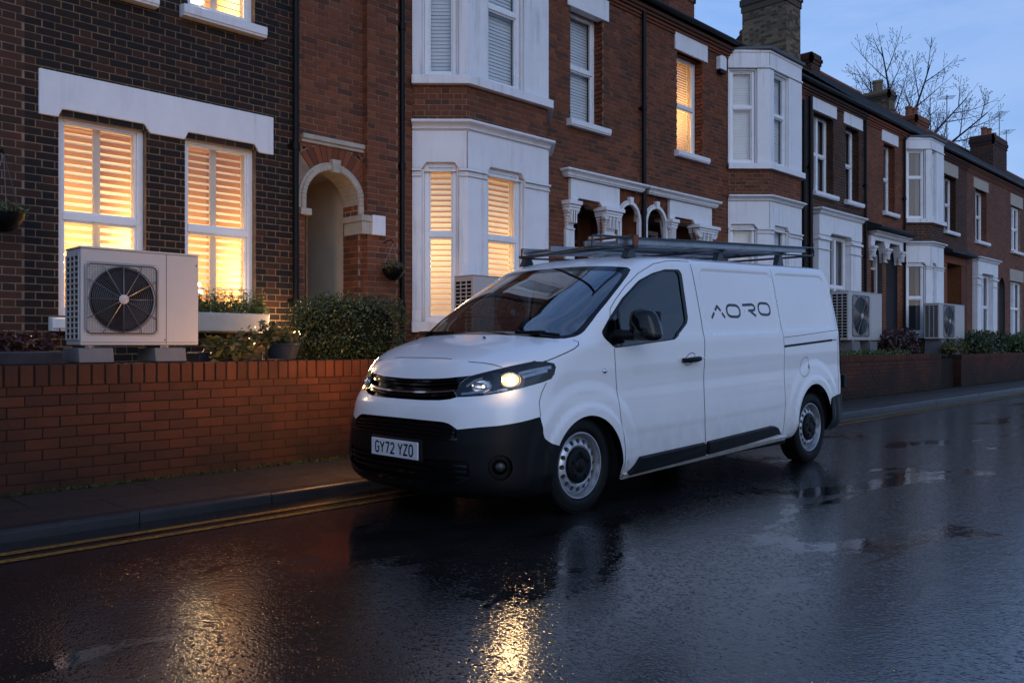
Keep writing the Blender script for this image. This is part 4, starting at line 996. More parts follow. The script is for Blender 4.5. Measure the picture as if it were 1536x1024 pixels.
def cutpoly(poly):
    n=len(poly); x0=min(p[0] for p in poly)-.05;x1=max(p[0] for p in poly)+.05;y0=min(p[1] for p in poly)-.4;y1=max(p[1] for p in poly)+.4
    near=[f for f in bm.faces if any(x0<=v.co.x<=x1 and y0<=v.co.y<=y1 for v in f.verts)]
    near=set(near)
    for i in range(n):
        p,q=poly[i],poly[(i+1)%n]
        if p[0]<=.0005 and q[0]<=.0005: continue
        d=(q[0]-p[0],q[1]-p[1]); l=math.hypot(*d)
        if l<1e-6: continue
        nx,ny=-d[1]/l,d[0]/l; ex0,ex1=min(p[0],q[0])-1e-5,max(p[0],q[0])+1e-5; ey0,ey1=min(p[1],q[1])-1e-5,max(p[1],q[1])+1e-5
        sel=[]
        for f in near:
            if not f.is_valid: continue
            xs=[v.co.x for v in f.verts]; ys=[v.co.y for v in f.verts]
            if max(xs)<ex0 or min(xs)>ex1 or max(ys)<ey0 or min(ys)>ey1: continue
            s=[(v.co.x-p[0])*nx+(v.co.y-p[1])*ny for v in f.verts]
            if max(s)>1e-7 and min(s)<-1e-7: sel.append(f)
        if not sel: continue
        geom=set(sel)
        for f in sel: geom.update(f.edges); geom.update(f.verts)
        r=bmesh.ops.bisect_plane(bm,geom=list(geom),dist=1e-7,plane_co=(p[0],p[1],0),plane_no=(nx,ny,0))
        near=set(f for f in near if f.is_valid)
        for e in r['geom_cut']:
            if isinstance(e,bmesh.types.BMEdge) and e.is_valid: near.update(e.link_faces)
for k in ORDER: cutpoly(R[k])
def inside(poly,x,y):
    c=False; n=len(poly); j=n-1
    for i in range(n):
        xi,yi=poly[i]; xj,yj=poly[j]
        if (yi>y)!=(yj>y) and x<(xj-xi)*(y-yi)/(yj-yi)+xi: c=not c
        j=i
    return c
BB={k:(min(p[0] for p in R[k]),max(p[0] for p in R[k]),min(p[1] for p in R[k]),max(p[1] for p in R[k])) for k in ORDER}
# outlines that touch the centre line must contain it
RC={k:[(p[0]-.01 if p[0]<.0005 else p[0],p[1]) for p in R[k]] for k in ORDER}
G={}
for f in bm.faces:
    c=f.calc_center_median(); lab='body'
    for k in ORDER:
        b=BB[k]
        if b[0]-.02<=c.x<=b[1] and b[2]<=c.y<=b[3] and inside(RC[k],c.x,c.y): lab=k; break
    G.setdefault(lab,[]).append([(v.co.x,v.co.y) for v in f.verts])
bm.free()
def shellmesh(name,mat,parent,labs,sides,off=0.,smooth=True):
    key={}; U=[]; F=[]
    for lb in labs:
        for f in G.get(lb,[]):
            idx=[]
            for p in f:
                q=(round(p[0],6),round(p[1],6))
                if q not in key: key[q]=len(U); U.append(q)
                idx.append(key[q])
            idx2=[]
            for i in idx:
                if not idx2 or idx2[-1]!=i: idx2.append(i)
            if len(idx2)>2 and idx2[0]==idx2[-1]: idx2=idx2[:-1]
            if len(set(idx2))==len(idx2)>2: F.append(idx2)
    A=np.array(U); P=surf(A[:,0],A[:,1],off); N=nrm(A[:,0],A[:,1])
    N=np.nan_to_num(N); Z=np.linalg.norm(N,axis=1)<.5; N[Z]=(0,0,1)
    N[A[:,0]<1e-4,1]=0; N/=np.linalg.norm(N,axis=1,keepdims=True)
    P[A[:,0]<1e-4,1]=0
    V=[];FF=[];NN=[]
    for s in sides:
        b=len(V); V+=vw(P,s).tolist(); NN+=np.stack([N[:,0],-s*N[:,1],N[:,2]],-1).tolist()
        for f in F:
            # shell parameter winding is (u,t) ccw; orient so that geometric normals agree with N
            a,c_,d=[np.array(V[b+f[k]]) for k in (0,len(f)//3,2*len(f)//3)] if len(f)>2 else (0,0,0)
            FF.append([b+i for i in (f if s<0 else f[::-1])])
    me=bpy.data.meshes.new(name); me.from_pydata(V,[],FF); me.materials.append(M[mat]); me.validate(); me.update()
    # check winding against analytic normals on a sample and flip if needed
    k=len(me.polygons)//2; pn=np.array(me.polygons[k].normal); vn=np.array(NN[me.polygons[k].vertices[0]])
    if pn.dot(vn)<0: me.flip_normals()
    me.polygons.foreach_set('use_smooth',[True]*len(me.polygons))
    me.normals_split_custom_set_from_vertices([tuple(n) for n in NN])
    o=bpy.data.objects.new(name,me); link(o)
    if parent is not None: adopt(o,parent)
    return o
def ribbon(name,mat,parent,lines,w,off=.0015,sides=(1,-1),thick=0,closed=False,mb_=None,m=0):
    """strip of width w following lines given in shell parameters"""
    mb=mb_ or MB()
    for s in sides:
        for ln in lines:
            cl=closed; A=np.array(ln); P=surf(A[:,0],A[:,1],off); N=nrm(A[:,0],A[:,1]); n=len(A)
            pts=[]
            for i in range(n):
                a=P[(i-1)%n] if (cl or i>0) else P[i]; b=P[(i+1)%n] if (cl or i<n-1) else P[i]
                t=(b-a); t/=max(np.linalg.norm(t),1e-9); sd=np.cross(N[i],t); sd/=max(np.linalg.norm(sd),1e-9)
                ww=w if not callable(w) else w(i/(n-1)); pts.append((P[i]-sd*ww/2,P[i]+sd*ww/2,P[i]-sd*ww/2-N[i]*thick,P[i]+sd*ww/2-N[i]*thick))
            R4=[[tuple(vw(q,s)) for q in p] for p in pts]
            for i in range(n if cl else n-1):
                a,b=R4[i],R4[(i+1)%n]; mb.poly([a[0],b[0],b[1],a[1]],m,raw=True)
                if thick: mb.poly([a[2],b[2],b[0],a[0]],m,raw=True); mb.poly([a[1],b[1],b[3],a[3]],m,raw=True)
    if mb_ is None: return mb.build(name,M[mat],parent,recalc=bool(thick),uv=False)
def rim(mb,poly,o0,o1,sides=(1,-1),m=0,skipc=True):
    """wall round a recess, from offset o0 to o1"""
    A=np.array(poly); a=surf(A[:,0],A[:,1],o0); b=surf(A[:,0],A[:,1],o1); n=len(poly)
    for s in sides:
        aw,bw=vw(a,s),vw(b,s)
        for i in range(n):
            j=(i+1)%n
            if skipc and poly[i][0]<.0005 and poly[j][0]<.0005: continue
            mb.poly([tuple(aw[i]),tuple(aw[j]),tuple(bw[j]),tuple(bw[i])],m,raw=True)
def flat(mb,poly_uv,off,sides=(1,-1),m=0):
    A=np.array(poly_uv); P=surf(A[:,0],A[:,1],off)
    for s in sides: mb.poly([tuple(p) for p in vw(P,s)],m,raw=True)
body=shellmesh('body','van_paint',van,['body'],(1,-1))
shellmesh('bonnet','van_paint',van,['bonnet'],(1,-1),.0)
bumper=shellmesh('front_bumper','black_plastic',van,['bump'],(1,-1))
rbump=shellmesh('rear_bumper','black_plastic',van,['rbump'],(1,-1),.012)
ws=shellmesh('windscreen','van_glass',van,['wsi'],(1,-1),-.002); shellmesh('windscreen_trim','black_gloss',ws,['ws'],(1,-1),-.001)
doors={}
for s in (1,-1):
    d=shellmesh('door','van_paint',van,['door'],(s,)); doors[s]=d
    shellmesh('side_window','van_side_glass',d,['wini'],(s,),-.006); shellmesh('window_trim','black_gloss',d,['win'],(s,),.002)
    ribbon('window_divider','black_gloss',d,[[ut(1.395+.02*i/8,1.18+.29*i/8) for i in range(9)]],.03,-.003,(s,))
    sd=shellmesh('sliding_door','van_paint',van,['slide'],(s,))
    # handles
    hp=[(2.18,1.058),(2.44,1.074)]; h=MB()
    P=[vw(surf(*ut(2.18+.26*i/10,1.058+.016*i/10),off=.045-.02*abs(i/5-1)**3),s) for i in range(11)]
    h.tube([tuple(p) for p in P],[.013,.019,.021,.022,.022,.022,.022,.022,.021,.019,.012],n=10); 
    for xx in (2.21,2.41): h.tube([tuple(vw(surf(*ut(xx,1.066),off=o),s)) for o in (-.005,.035)],.015,n=8)
    h.build('handle',M['black_plastic'],d,smooth=60)
    cup=MB(); c=ut(2.31,1.073); ring=[(c[0]+.0155*math.cos(a),c[1]+.50*math.sin(a)) for a in np.linspace(0,2*PI,24,endpoint=False)]
    ribbon(None,None,None,[ring],.006,.0012,(s,),mb_=cup,closed=True); cup.build('handle_recess',M['cab_dark'],d,recalc=False,uv=False)
    lk=MB(); q=vw(surf(*ut(2.43,1.075),off=.058),s); lk.lathe(tuple(q),(0,-s,0),[(0,.011),(.008,.010),(.009,.001)],0,12); lk.build('lock',M['chrome'],d)
# panel gaps
class GapList:
    def add(s,lines,w,off,sides=(1,-1),closed=False):
        for sd in sides: q=MB(); ribbon(None,None,None,lines,w,off,(sd,),mb_=q,closed=closed); q.build('panel_gap',M['cab_dark'],body,recalc=False,uv=False)
gap=GapList()
def gl(pts,st=.05,w=.0055,off=.0012): gap.add([[ut(x,z) for x,z in dens(pts,st,False)]],w,off)
gl(DOOR[:5]); gl(DOOR[8:17]); gl(SLD[:8],w=.008); gl(SLD[8:])
gl([(2.527,1.915),(2.52,1.94)]); gl([(1.372,.196),(2.545,.235)],w=.004); gl([(2.56,.235),(3.93,.287)],w=.004)
gl([(3.955,1.955),(3.95,1.985)])
gl([(3.985,1.258),(4.4,1.285),(5.02,1.33),(5.25,1.345)],w=.005)
gl([(2.60,1.918),(3.2,1.937),(3.95,1.958)],w=.005)
gap.add([R['bonnet'][:6]],.005,.003); gap.add([R['bonnet'][7:15]],.007,.0012)
gap.add([[(.888,7.58),(.884,7.0),(.90,6.4),(.946,5.575)]],.005,.0012)
gap.add([[ut(5.22-.0*i,.66+.1*i) for i in range(0,12)]],.005,.0012)
ff=side_poly([(4.30,.90),(4.34,1.03),(4.46,1.07),(4.50,1.05),(4.51,.93),(4.44,.875),(4.36,.865)],.05,.02)
gap.add([ff],.0045,.0012,(1,),True)
fl=MB(); ribbon(None,None,None,[[ut(4.49,.945),ut(4.497,.985)]],.014,.004,mb_=fl,sides=(1,)); fl.build('filler_catch',M['black_plastic'],body,recalc=False,uv=False)
ribbon('door_rail','black_plastic',van,[[ut(3.99+1.10*i/30,1.172+.064*i/30) for i in range(31)]],.022,.002,thick=.006)
ribbon('rail_end','aluminium',body,[[ut(5.10+.09*i/6,1.237+.004*i/6) for i in range(7)]],.016,.002)
# lower side moulding
mp=side_poly([(1.435,.222),(1.50,.262),(1.59,.335),(2.53,.368),(2.53,.255),(2.0,.238)],.02,.05); mp2=side_poly([(2.56,.258),(2.56,.371),(3.70,.425),(3.80,.412),(3.875,.330),(3.3,.293)],.02,.05)
for s in (1,-1):
    for q in (mp,mp2):
        md=MB(); A=np.array(inset(q,.012)); flat(md,A,.030,(s,)); n=len(q); a=vw(surf(np.array(q)[:,0],np.array(q)[:,1],-.001),s); b=vw(surf(A[:,0],A[:,1],.030),s)
        for i in range(n): j=(i+1)%n; md.poly([tuple(a[i]),tuple(a[j]),tuple(b[j]),tuple(b[i])],raw=True)
        md.build('side_moulding',M['black_plastic'],van,recalc=False,uv=False)
# raised sill strip
ribbon('sill','van_paint',van,[[ut(1.40+2.62*i/30,.205+.083*i/30) for i in range(31)]],.05,.012,thick=.02)
# indicator
for s in (1,-1):
    c=vw(surf(*ut(1.18,1.00),off=.001),s); q=MB(); q.lathe(tuple(c),(0,-s,0),[(0,.030),(.006,.028),(.007,.022),(.012,.018),(.014,.001)],0,18,scale=(.62,1)); q.build('side_repeater',M['chrome'],body,smooth=50)
# grille
gm=MB(); gr=shellmesh('grille','black_gloss',van,['grille'],(1,-1),-.035)
rim(gm,R['grille'],.001,-.035); 
for t0 in (6.78,7.02,7.52,7.75):
    um=.285 if t0<7.2 else .31
    ribbon(None,None,None,[[(um*i/24,t0+(.0+.30*(i/24)**1.7)*(1 if t0>7.2 else .8)) for i in range(25)]],.016,-.006,thick=.02,mb_=gm)
gm.build('grille_bars',M['black_gloss'],gr,recalc=False,uv=False)
ribbon('chrome_strip','chrome',gr,[[(.270*i/24,6.98+.22*(i/24)**1.7) for i in range(25)]],.013,.001,thick=.015)
for nm,key,ts,um in (('upper_intake','int1',(4.48,4.68,4.88),.345),('lower_intake','int2',(2.42,2.68,2.94),.44)):
    o=shellmesh(nm,'black_plastic',bumper,[key],(1,-1),-.04); im=MB(); rim(im,R[key],.001,-.04)
    for t0 in ts: ribbon(None,None,None,[[(um*i/24,t0+(.08 if key=='int2' else -.05)*(i/24)**2) for i in range(25)]],.014,-.008,thick=.025,mb_=im)
    im.build('intake_bars',M['black_gloss'],o,recalc=False,uv=False)
ribbon('bumper_lip','black_gloss',bumper,[[(u,2.02+.10*(u/.33)**3 if u<.33 else 2.12+(u-.33)*3.2) for u in np.linspace(0,.47,24)]],.016,.010,thick=.012)
ribbon('bumper_crease','black_gloss',bumper,[[(u,4.22+.10*(u/.38)**3) for u in np.linspace(0,.38,20)]],.014,.008,thick=.010)
# fog lamps
for s in (1,-1):
    o=shellmesh('fog_recess','black_plastic',bumper,['fog'],(s,),-.045); q=MB(); rim(q,R['fog'],.001,-.045,(s,)); 
    ribbon(None,None,None,[R['fog']],.014,.006,(s,),thick=.008,mb_=q,closed=True); q.build('fog_bezel',M['black_plastic'],o,recalc=False,uv=False,smooth=50)
    N=nrm(*fc); c=vw(surf(*fc,off=-.035),s); ax=(N[0],-s*N[1],N[2]); q=MB(); q.lathe(tuple(c),ax,[(0,.052),(.012,.050),(.016,.044),(.010,.042)],0,24); q.build('fog_ring',M['black_plastic'],o,smooth=50)
    q=MB(); q.lathe(tuple(c),ax,[(.010,.042),(.020,.036),(.026,.022),(.028,.001)],0,24); q.build('fog_lens',M['black_gloss'],o,smooth=80)
# headlights
for s in (1,-1):
    hl=shellmesh('headlight','lens',van,['hl'],(s,),.001)
    hs=shellmesh('headlight_housing','black_gloss',hl,['hl'],(s,),-.075); q=MB(); rim(q,R['hl'],.0005,-.075,(s,),skipc=False); q.build('housing_edge',M['black_gloss'],hl,recalc=False,uv=False)
    def bowl(u,t,r,dep,off,nm,mat,sc=(1,1)):
        c=vw(surf(u,t,off=off),s); N=nrm(u,t); ax=np.array([-1,-s*.25,.02]) ; ax=ax*.6+.4*np.array([N[0],-s*N[1],N[2]]); ax/=np.linalg.norm(ax)
        b=MB(); prof=[(0,r),(-dep*.12,r*.98),(-dep*.45,r*.82),(-dep*.8,r*.5),(-dep,r*.12),(-dep,.001)]
        b.lathe(tuple(c),tuple(ax),prof,0,28,scale=sc); b.build(nm,M[mat],hl,smooth=60); return c,ax
    c,ax=bowl(.615,7.86,.066,.07,-.010,'reflector','chrome',(.78,1.2))
    q=MB(); q.lathe(tuple(c-ax*.030),tuple(ax),[(-.01,.001),(0,.030),(.012,.033),(.030,.001)],0,16); q.build('bulb',M['bulb' if s>0 else 'bulb_dim'],hl,smooth=80)
    q=MB(); q.lathe(tuple(c-ax*.040),tuple(ax),[(0,.052),(.004,.050),(.005,.001)],0,24,scale=(.80,1.15)); q.build('bulb_glow',M['reflector_glow'],hl)  # added emissive disc, stands in for the lamp's glow filling the reflector
    q=MB(); q.lathe(tuple(c-ax*.004),tuple(ax),[(0,.064),(.006,.066),(.006,.058),(0,.057)],0,28,scale=(.80,1.15)); q.build('reflector_ring',M['chrome_dark'],hl,smooth=60)
    ld=bpy.data.lights.new('headlight_lamp','POINT'); ld.energy=62 if s<0 else 2.0; ld.color=(1,.46,.14) if s<0 else (1,.66,.34); ld.shadow_soft_size=.08 if s<0 else .02
    lo=bpy.data.objects.new('headlight_lamp',ld); link(lo); lo.location=tuple(c+ax*.035) if s>0 else tuple(vw(surf(.86,8.2,off=.12),s)); lo.parent=hl
    c2,a2=bowl(.43,7.52,.060,.06,-.012,'reflector','chrome',(.85,1.25))
    q=MB(); q.lathe(tuple(c2-a2*.034),tuple(a2),[(-.004,.001),(0,.010),(.008,.010),(.014,.001)],0,12); q.build('side_bulb',M['bulb_dim'],hl,smooth=80)
    q=MB(); ribbon(None,None,None,[[(.31,7.02),(.37,7.08),(.45,7.2),(.50,7.42)],[(.46,7.06),(.55,7.2),(.62,7.28)],[(.33,7.5),(.37,7.86),(.42,8.05)]],.016,-.012,(s,),thick=.012,mb_=q)
    ribbon(None,None,None,[[(.66,8.25),(.74,8.42),(.83,8.55),(.872,8.6)],[(.70,8.02),(.78,8.2),(.86,8.38)]],.022,-.014,(s,),thick=.02,mb_=q)
    q.build('light_guide',M['chrome_dark'],hl,recalc=False,uv=False)
    q=MB(); A=[(.51,7.18),(.535,7.6),(.50,8.0),(.47,8.3),(.515,8.42),(.545,8.1),(.565,7.7),(.55,7.25)]; flat(q,A,-.008,(s,)); rim(q,A,-.008,-.07,(s,)); q.build('light_divider',M['black_gloss'],hl,recalc=False,uv=False)
    tlm=shellmesh('tail_light','tail_red',van,['tail'],(s,),.012); q=MB(); rim(q,R['tail'],.012,-.01,(s,)); ribbon(None,None,None,[[(2.10,7.9),(2.3,7.9)],[(2.10,9.3),(2.3,9.3)]],.012,.014,(s,),mb_=q); q.build('light_edge',M['black_plastic'],tlm,recalc=False,uv=False)
# number plate
pl=MB(); fx=XO-.058; yp=4.715
pl=MB(); pl.box(fx,fx+.012,yp-.262,yp+.262,.405,.527); plate=pl.build('number_plate',M['plate'],van,bevel=.004)
bk=MB(); bk.box(fx+.0125,fx+.05,yp-.285,yp+.285,.385,.545); bk.build('plate_backing',M['black_plastic'],plate,bevel=.01)
def strokes(glyphs,w,place,th=.0015):
    """glyph strokes [(polyline)] -> flat ribbons; place maps (x,y)->world, with y up"""
    mb=MB()
    for g in glyphs:
        n=len(g)
        cl=(math.hypot(g[0][0]-g[-1][0],g[0][1]-g[-1][1])<1e-6); G_=g[:-1] if cl else g; n=len(G_); Lf=[];Rt=[]
        for i in range(n):
            p=np.array(G_[i],float); a=np.array(G_[i-1] if (cl or i>0) else G_[i],float); b=np.array(G_[(i+1)%n] if (cl or i<n-1) else G_[i],float)
            d1=p-a; d2=b-p; l1=np.hypot(*d1); l2=np.hypot(*d2)
            if l1<1e-9: d1,l1=d2,l2
            if l2<1e-9: d2,l2=d1,l1
            n1=np.array([-d1[1],d1[0]])/l1; n2=np.array([-d2[1],d2[0]])/l2; m_=(n1+n2)/max(1+n1.dot(n2),.35); Lf.append(p+m_*w/2); Rt.append(p-m_*w/2)
        for i in range(n if cl else n-1):
            j=(i+1)%n; mb.poly([place(*Rt[i]),place(*Rt[j]),place(*Lf[j]),place(*Lf[i])],raw=True)
    return mb
def arcp(cx_,cy_,rx,ry,a0,a1,n=10): return [(cx_+rx*math.cos(math.radians(a0+(a1-a0)*i/n)),cy_+ry*math.sin(math.radians(a0+(a1-a0)*i/n))) for i in range(n+1)]
GL={'G':[arcp(.5,.72,.42,.28,25,180,8)+arcp(.5,.28,.42,.28,180,360,10)+[(.92,.48),(.55,.48)]],
'Y':[[(.02,1),(.5,.48),(.98,1)],[(.5,.5),(.5,0)]],'7':[[(.04,.97),(.94,.97),(.36,0)]],
'2':[arcp(.5,.72,.42,.26,165,-25,9)+[(.08,.04),(.96,.04)]],'Z':[[(.06,.97),(.92,.97),(.06,.04),(.96,.04)]],
'0':[arcp(.5,.70,.42,.30,0,180,8)+arcp(.5,.30,.42,.30,180,360,8)+[(.92,.70)]]}
txt='GY72 YZ0'; cw,chh,gp=.046,.076,.0125; tot=7*cw+6*gp+.030; y0=yp+tot/2; gly=[]; xx=0
for ch in txt:
    if ch==' ': xx+=.030; continue
    for st in GL[ch]: gly.append([(xx+a*cw,b*chh) for a,b in st])
    xx+=cw+gp
strokes(gly,.0125,lambda a,b:(fx-.0012,y0-a,.428+b)).build('registration',M['ink'],plate,recalc=False,uv=False)
# the side logo
def LG(a,b): return a,b
xs=np.linspace(2.74,3.84,45)
def rr(x0,x1,z0,z1,r=.45):
    w,h=(x1-x0)/2,(z1-z0)/2; cx_,cz=(x0+x1)/2,(z0+z1)/2; rx,ry=w*.62,h*.85; o=[]
    for qx,qz,a0 in ((1,1,0),(-1,1,90),(-1,-1,180),(1,-1,270)): o+=arcp(cx_+qx*(w-rx),cz+qz*(h-ry),rx,ry,a0,a0+90,7)
    return o+[o[0]]
lg=[[(2.862,1.533),(2.813,1.489)],[(2.796,1.470),(2.742,1.420)],[(2.850,1.532),(2.908,1.487)],[(2.921,1.470),(2.966,1.428)],rr(3.012,3.238,1.440,1.545),
 [(3.300,1.552),(3.455,1.561)]+arcp(3.462,1.534,.062,.028,85,-85,8)+[(3.395,1.503)],[(3.435,1.496),(3.528,1.456)],rr(3.592,3.815,1.473,1.582)]
for s in (1,-1):
    def place(a,b,s=s):
        if s<0: a=6.56-a
        return tuple(vw(surf(*ut(a,b),off=.0016),s))
    dn=[dens(g,.02,False) if math.hypot(g[0][0]-g[-1][0],g[0][1]-g[-1][1])>1e-6 else g for g in lg]
    for a_,b_ in ((0,4),(4,5),(5,7),(7,8)): strokes(dn[a_:b_],.024,place).build('logo_letter',M['ink'],body,recalc=False,uv=False)
q=MB(); q.poly([tuple(vw(surf(*ut(a,b),off=.0016),1)) for a,b in ((3.318,1.507),(3.345,1.502),(3.328,1.478))],raw=True); q.build('logo_mark',M['chrome'],body,recalc=False,uv=False)
# wipers and washer jets
for s,u0,u1 in ((1,.26,.60),(-1,.05,.55)):
    wp=MB()
    A=[(u0+(u1-u0)*i/10,11.62+.16*math.sin(i/10*PI)-.35*max(0,(u0+(u1-u0)*i/10-.3))*1.5) for i in range(11)]
    P=[tuple(vw(surf(u,t,off=.022),s)) for u,t in A]; wp.tube(P,.008,n=6); P2=[tuple(vw(surf(u,t+.03,off=.010),s)) for u,t in A]; wp.tube(P2,.006,n=6)
    c=vw(surf((u0+u1)/2,11.5,off=.03),s); wp.box(c[0]-.03,c[0]+.03,c[1]-.05,c[1]+.05,c[2]-.02,c[2]+.012)
    wp.build('wiper',M['black_plastic'],van,smooth=50)
jt=MB()
for s,u in ((1,.12),(-1,.38)):
    c=vw(surf(u,10.9,off=.002),s); jt.lathe(tuple(c),(0,0,1),[(0,.012),(.008,.010),(.011,.001)],0,10)
jt.build('washer_jet',M['black_plastic'],body,smooth=50)
# mirrors
for s in (1,-1):
    mb=MB()
    prof=[(0.0,.60,.70),(.02,.86,.92),(.06,1.0,1.0),(.10,.97,.98),(.125,.80,.86),(.135,.3,.4)]
    ny,nz=.108,.122; N_=22; y0_,z0_=1.085,1.335; rings=[]
    for (dx,ky,kz) in prof:
        ring=[]
        for k in range(N_):
            a=2*PI*k/N_; ca_,sa_=math.cos(a),math.sin(a); e=.55
            yy=math.copysign(abs(ca_)**e,ca_)*ny*ky; zz=math.copysign(abs(sa_)**e,sa_)*nz*kz
            yy*= (1-.16*(zz/nz)) ; ring.append(tuple(vw((1.40+dx+.05*(yy/ny)*.5,y0_+yy+.02*(zz/nz)*-1,z0_+zz),s)))
        rings.append(ring)
    b=len(mb.v); mb.v+=[p for r_ in rings for p in r_]
    for i in range(len(rings)-1):
        for k in range(N_): k2=(k+1)%N_; mb.f.append([b+i*N_+k,b+i*N_+k2,b+(i+1)*N_+k2,b+(i+1)*N_+k]); mb.m.append(0)
    mb.f.append([b+k for k in range(N_)]); mb.f.append([b+(len(rings)-1)*N_+k for k in range(N_)]); mb.m+=[0,0]
    mi=mb.build('mirror',M['black_gloss'],doors[s],smooth=60)
    ar=MB(); pts=[(1.36,.885,1.262),(1.37,.97,1.262),(1.44,1.03,1.258),(1.46,1.17,1.258)]
    ar.tube([tuple(vw(p,s)) for p in pts],[.045,.040,.038,.034],n=12); ar.build('mirror_arm',M['black_plastic'],mi,smooth=60)
    q=MB(); w_=[(1.538,y0_+a*ny*.85,z0_+b*nz*.85) for a,b in ((-1,-1),(1,-1),(1,1),(-1,1))]; q.poly([tuple(vw(p,s)) for p in w_],raw=True); q.build('mirror_glass',M['chrome'],mi)
    # quarter panel below the mirror
# wheels
def wheel(x,z,r,s,yo=.925):
    c=vw((x,yo,z),s); ax=(0,-s,0)
    t=MB(); w=.205; prof=[(-w,r*.70),(-w,r*.90),(-w*.93,r*.965),(-w*.86,r*.992),(-w*.5,r),(-w*.14,r*.992),(-w*.06,r*.965),(-.004,r*.90),(.0,r*.82),(-.003,r*.765),(-.010,r*.735),(-.022,r*.712)]
    t.lathe(tuple(c),ax,prof,0,72)
    # tread blocks
    for k in range(72):
        a=2*PI*k/72
        for (h0,h1) in ((-w*.93,-w*.72),(-w*.28,-w*.07)):
            P=[]
            for rr_ in (r*.985,r*1.006):
                for aa in (a,a+2*PI/72*.62):
                    for hh in (h0,h1): P.append((c[0]+math.cos(aa)*rr_,c[1]-s*hh,c[2]+math.sin(aa)*rr_))
            b=len(t.v); t.v+=P
            for q in ((4,5,7,6),(0,4,6,2),(1,3,7,5),(0,1,5,4),(2,6,7,3)): t.f.append([b+i for i in q]); t.m.append(0)
    wh=t.build('wheel',M['rubber'],van,smooth=35)
    # rim well
    q=MB(); R0=r*.712
    q.lathe(tuple(c),ax,[(-.022,R0),(-.012,R0*.985),(-.012,R0*.955),(-.03,R0*.93),(-.075,R0*.915),(-.085,R0*.87),(-.060,R0*.83)],0,64); 
    # disc with round vents, as a ring of real holes
    nh=16; ri,ro=R0*.60,R0*.83; hr=R0*.072; rc=R0*.715; seg=nh*8
    def dep(rad): 
        k=(rad-ri)/(ro-ri); return -.060+.030*math.sin(min(max(1-k,0),1)*PI*.55)
    for k in range(nh):
        a=2*PI*k/nh; a0,a1=a-PI/nh,a+PI/nh; cxh,cyh=rc*math.cos(a),rc*math.sin(a)
        inner=[];outer=[]; m_=16
        for j in range(m_):
            th=2*PI*j/m_+a; hx,hy=cxh+hr*math.cos(th),cyh+hr*math.sin(th); inner.append((hx,hy))
            # project to sector border
            u_=math.cos(2*PI*j/m_); v_=math.sin(2*PI*j/m_); half=(ro-ri)/2; 
            sc_=1/max(abs(u_),abs(v_)); rr_=rc+u_*sc_*half if False else (ri+ro)/2+u_*sc_*half; aa=a+v_*sc_*(PI/nh); outer.append((rr_*math.cos(aa),rr_*math.sin(aa)))
        for j in range(m_):
            j2=(j+1)%m_; Q=[inner[j],outer[j],outer[j2],inner[j2]]
            q.poly([(c[0]+hx,c[1]-s*dep(math.hypot(hx,hy)),c[2]+hy) for hx,hy in Q],raw=True)
            A_,B_=inner[j],inner[j2]; q.poly([(c[0]+A_[0],c[1]-s*dep(rc),c[2]+A_[1]),(c[0]+B_[0],c[1]-s*dep(rc),c[2]+B_[1]),(c[0]+B_[0],c[1]-s*(dep(rc)-.02),c[2]+B_[1]),(c[0]+A_[0],c[1]-s*(dep(rc)-.02),c[2]+A_[1])],raw=True)
    q.lathe(tuple(c),ax,[(dep(ri),ri),(-.034,R0*.57),(-.040,R0*.5)],0,48)
    q.build('rim',M['steel_rim'],wh,smooth=40)
    q=MB(); q.lathe(tuple(c),ax,[(-.036,R0*.55),(-.016,R0*.53),(-.008,R0*.47),(-.004,R0*.30),(-.012,R0*.22),(-.006,R0*.2),(.0,R0*.16),(.002,.001)],0,40)
    for k in range(5):
        a=2*PI*k/5+.3; q.lathe((c[0]+R0*.36*math.cos(a),c[1]-s*-.006,c[2]+R0*.36*math.sin(a)),ax,[(0,.014),(.01,.012),(.011,.001)],0,8)
    q.build('hub_cap',M['black_plastic'],wh,smooth=40)
    q=MB(); q.lathe(tuple(c),ax,[(-.10,R0*.92),(-.10,.001)],0,40); q.build('brake',M['cab_dark'],wh)
    return wh
for s in (1,-1): wheel(.925,.335,.335,s); wheel(4.585,.347,.347,s)
# wheel-arch liners, floor, cab
for s in (1,-1):
    for c in (ARF,ARR):
        ln=MB(); n=20; pr_=circ(c[0],c[1],c[2]+.0,-12,192,n)
        for i in range(n):
            (x0,z0),(x1,z1)=pr_[i],pr_[i+1]
            ln.poly([tuple(vw((x0,.905,z0),s)),tuple(vw((x1,.905,z1),s)),tuple(vw((x1,.55,z1),s)),tuple(vw((x0,.55,z0),s))],raw=True)
        ln.poly([tuple(vw((x,.55,z),s)) for x,z in pr_],raw=True)
        ln.build('arch_liner',M['cab_dark'],van,recalc=False)
fp=MB(); fp.box(XO+.30,XO+5.2,YC-.55,YC+.55,.20,.42); fp.box(XO+1.40,XO+4.15,YC-.87,YC+.87,.21,.40); fp.box(XO+.25,XO+.62,YC-.75,YC+.75,.22,.45); fp.build('underbody',M['cab_dark'],van,bevel=.02)
cb=MB(); cb.box(XO+2.45,XO+2.50,YC-.84,YC+.84,.4,1.3); cb.box(XO+2.45,XO+2.50,YC-.72,YC+.72,1.3,1.86); cb.build('bulkhead',M['cab_dark'],van)
cb=MB(WORLD); cb.prism([(XO+.80,1.19),(XO+1.15,1.24),(XO+1.42,1.22),(XO+1.50,1.10),(XO+1.50,.75),(XO+.80,.75)],YC-.82,YC+.82); db=cb.build('dashboard',M['cab_dark'],van,bevel=.03)
q=MB(); q.lathe((XO+1.55,YC+.40,1.20),(.55,0,.84),[(0,.18)],0,40); n=40
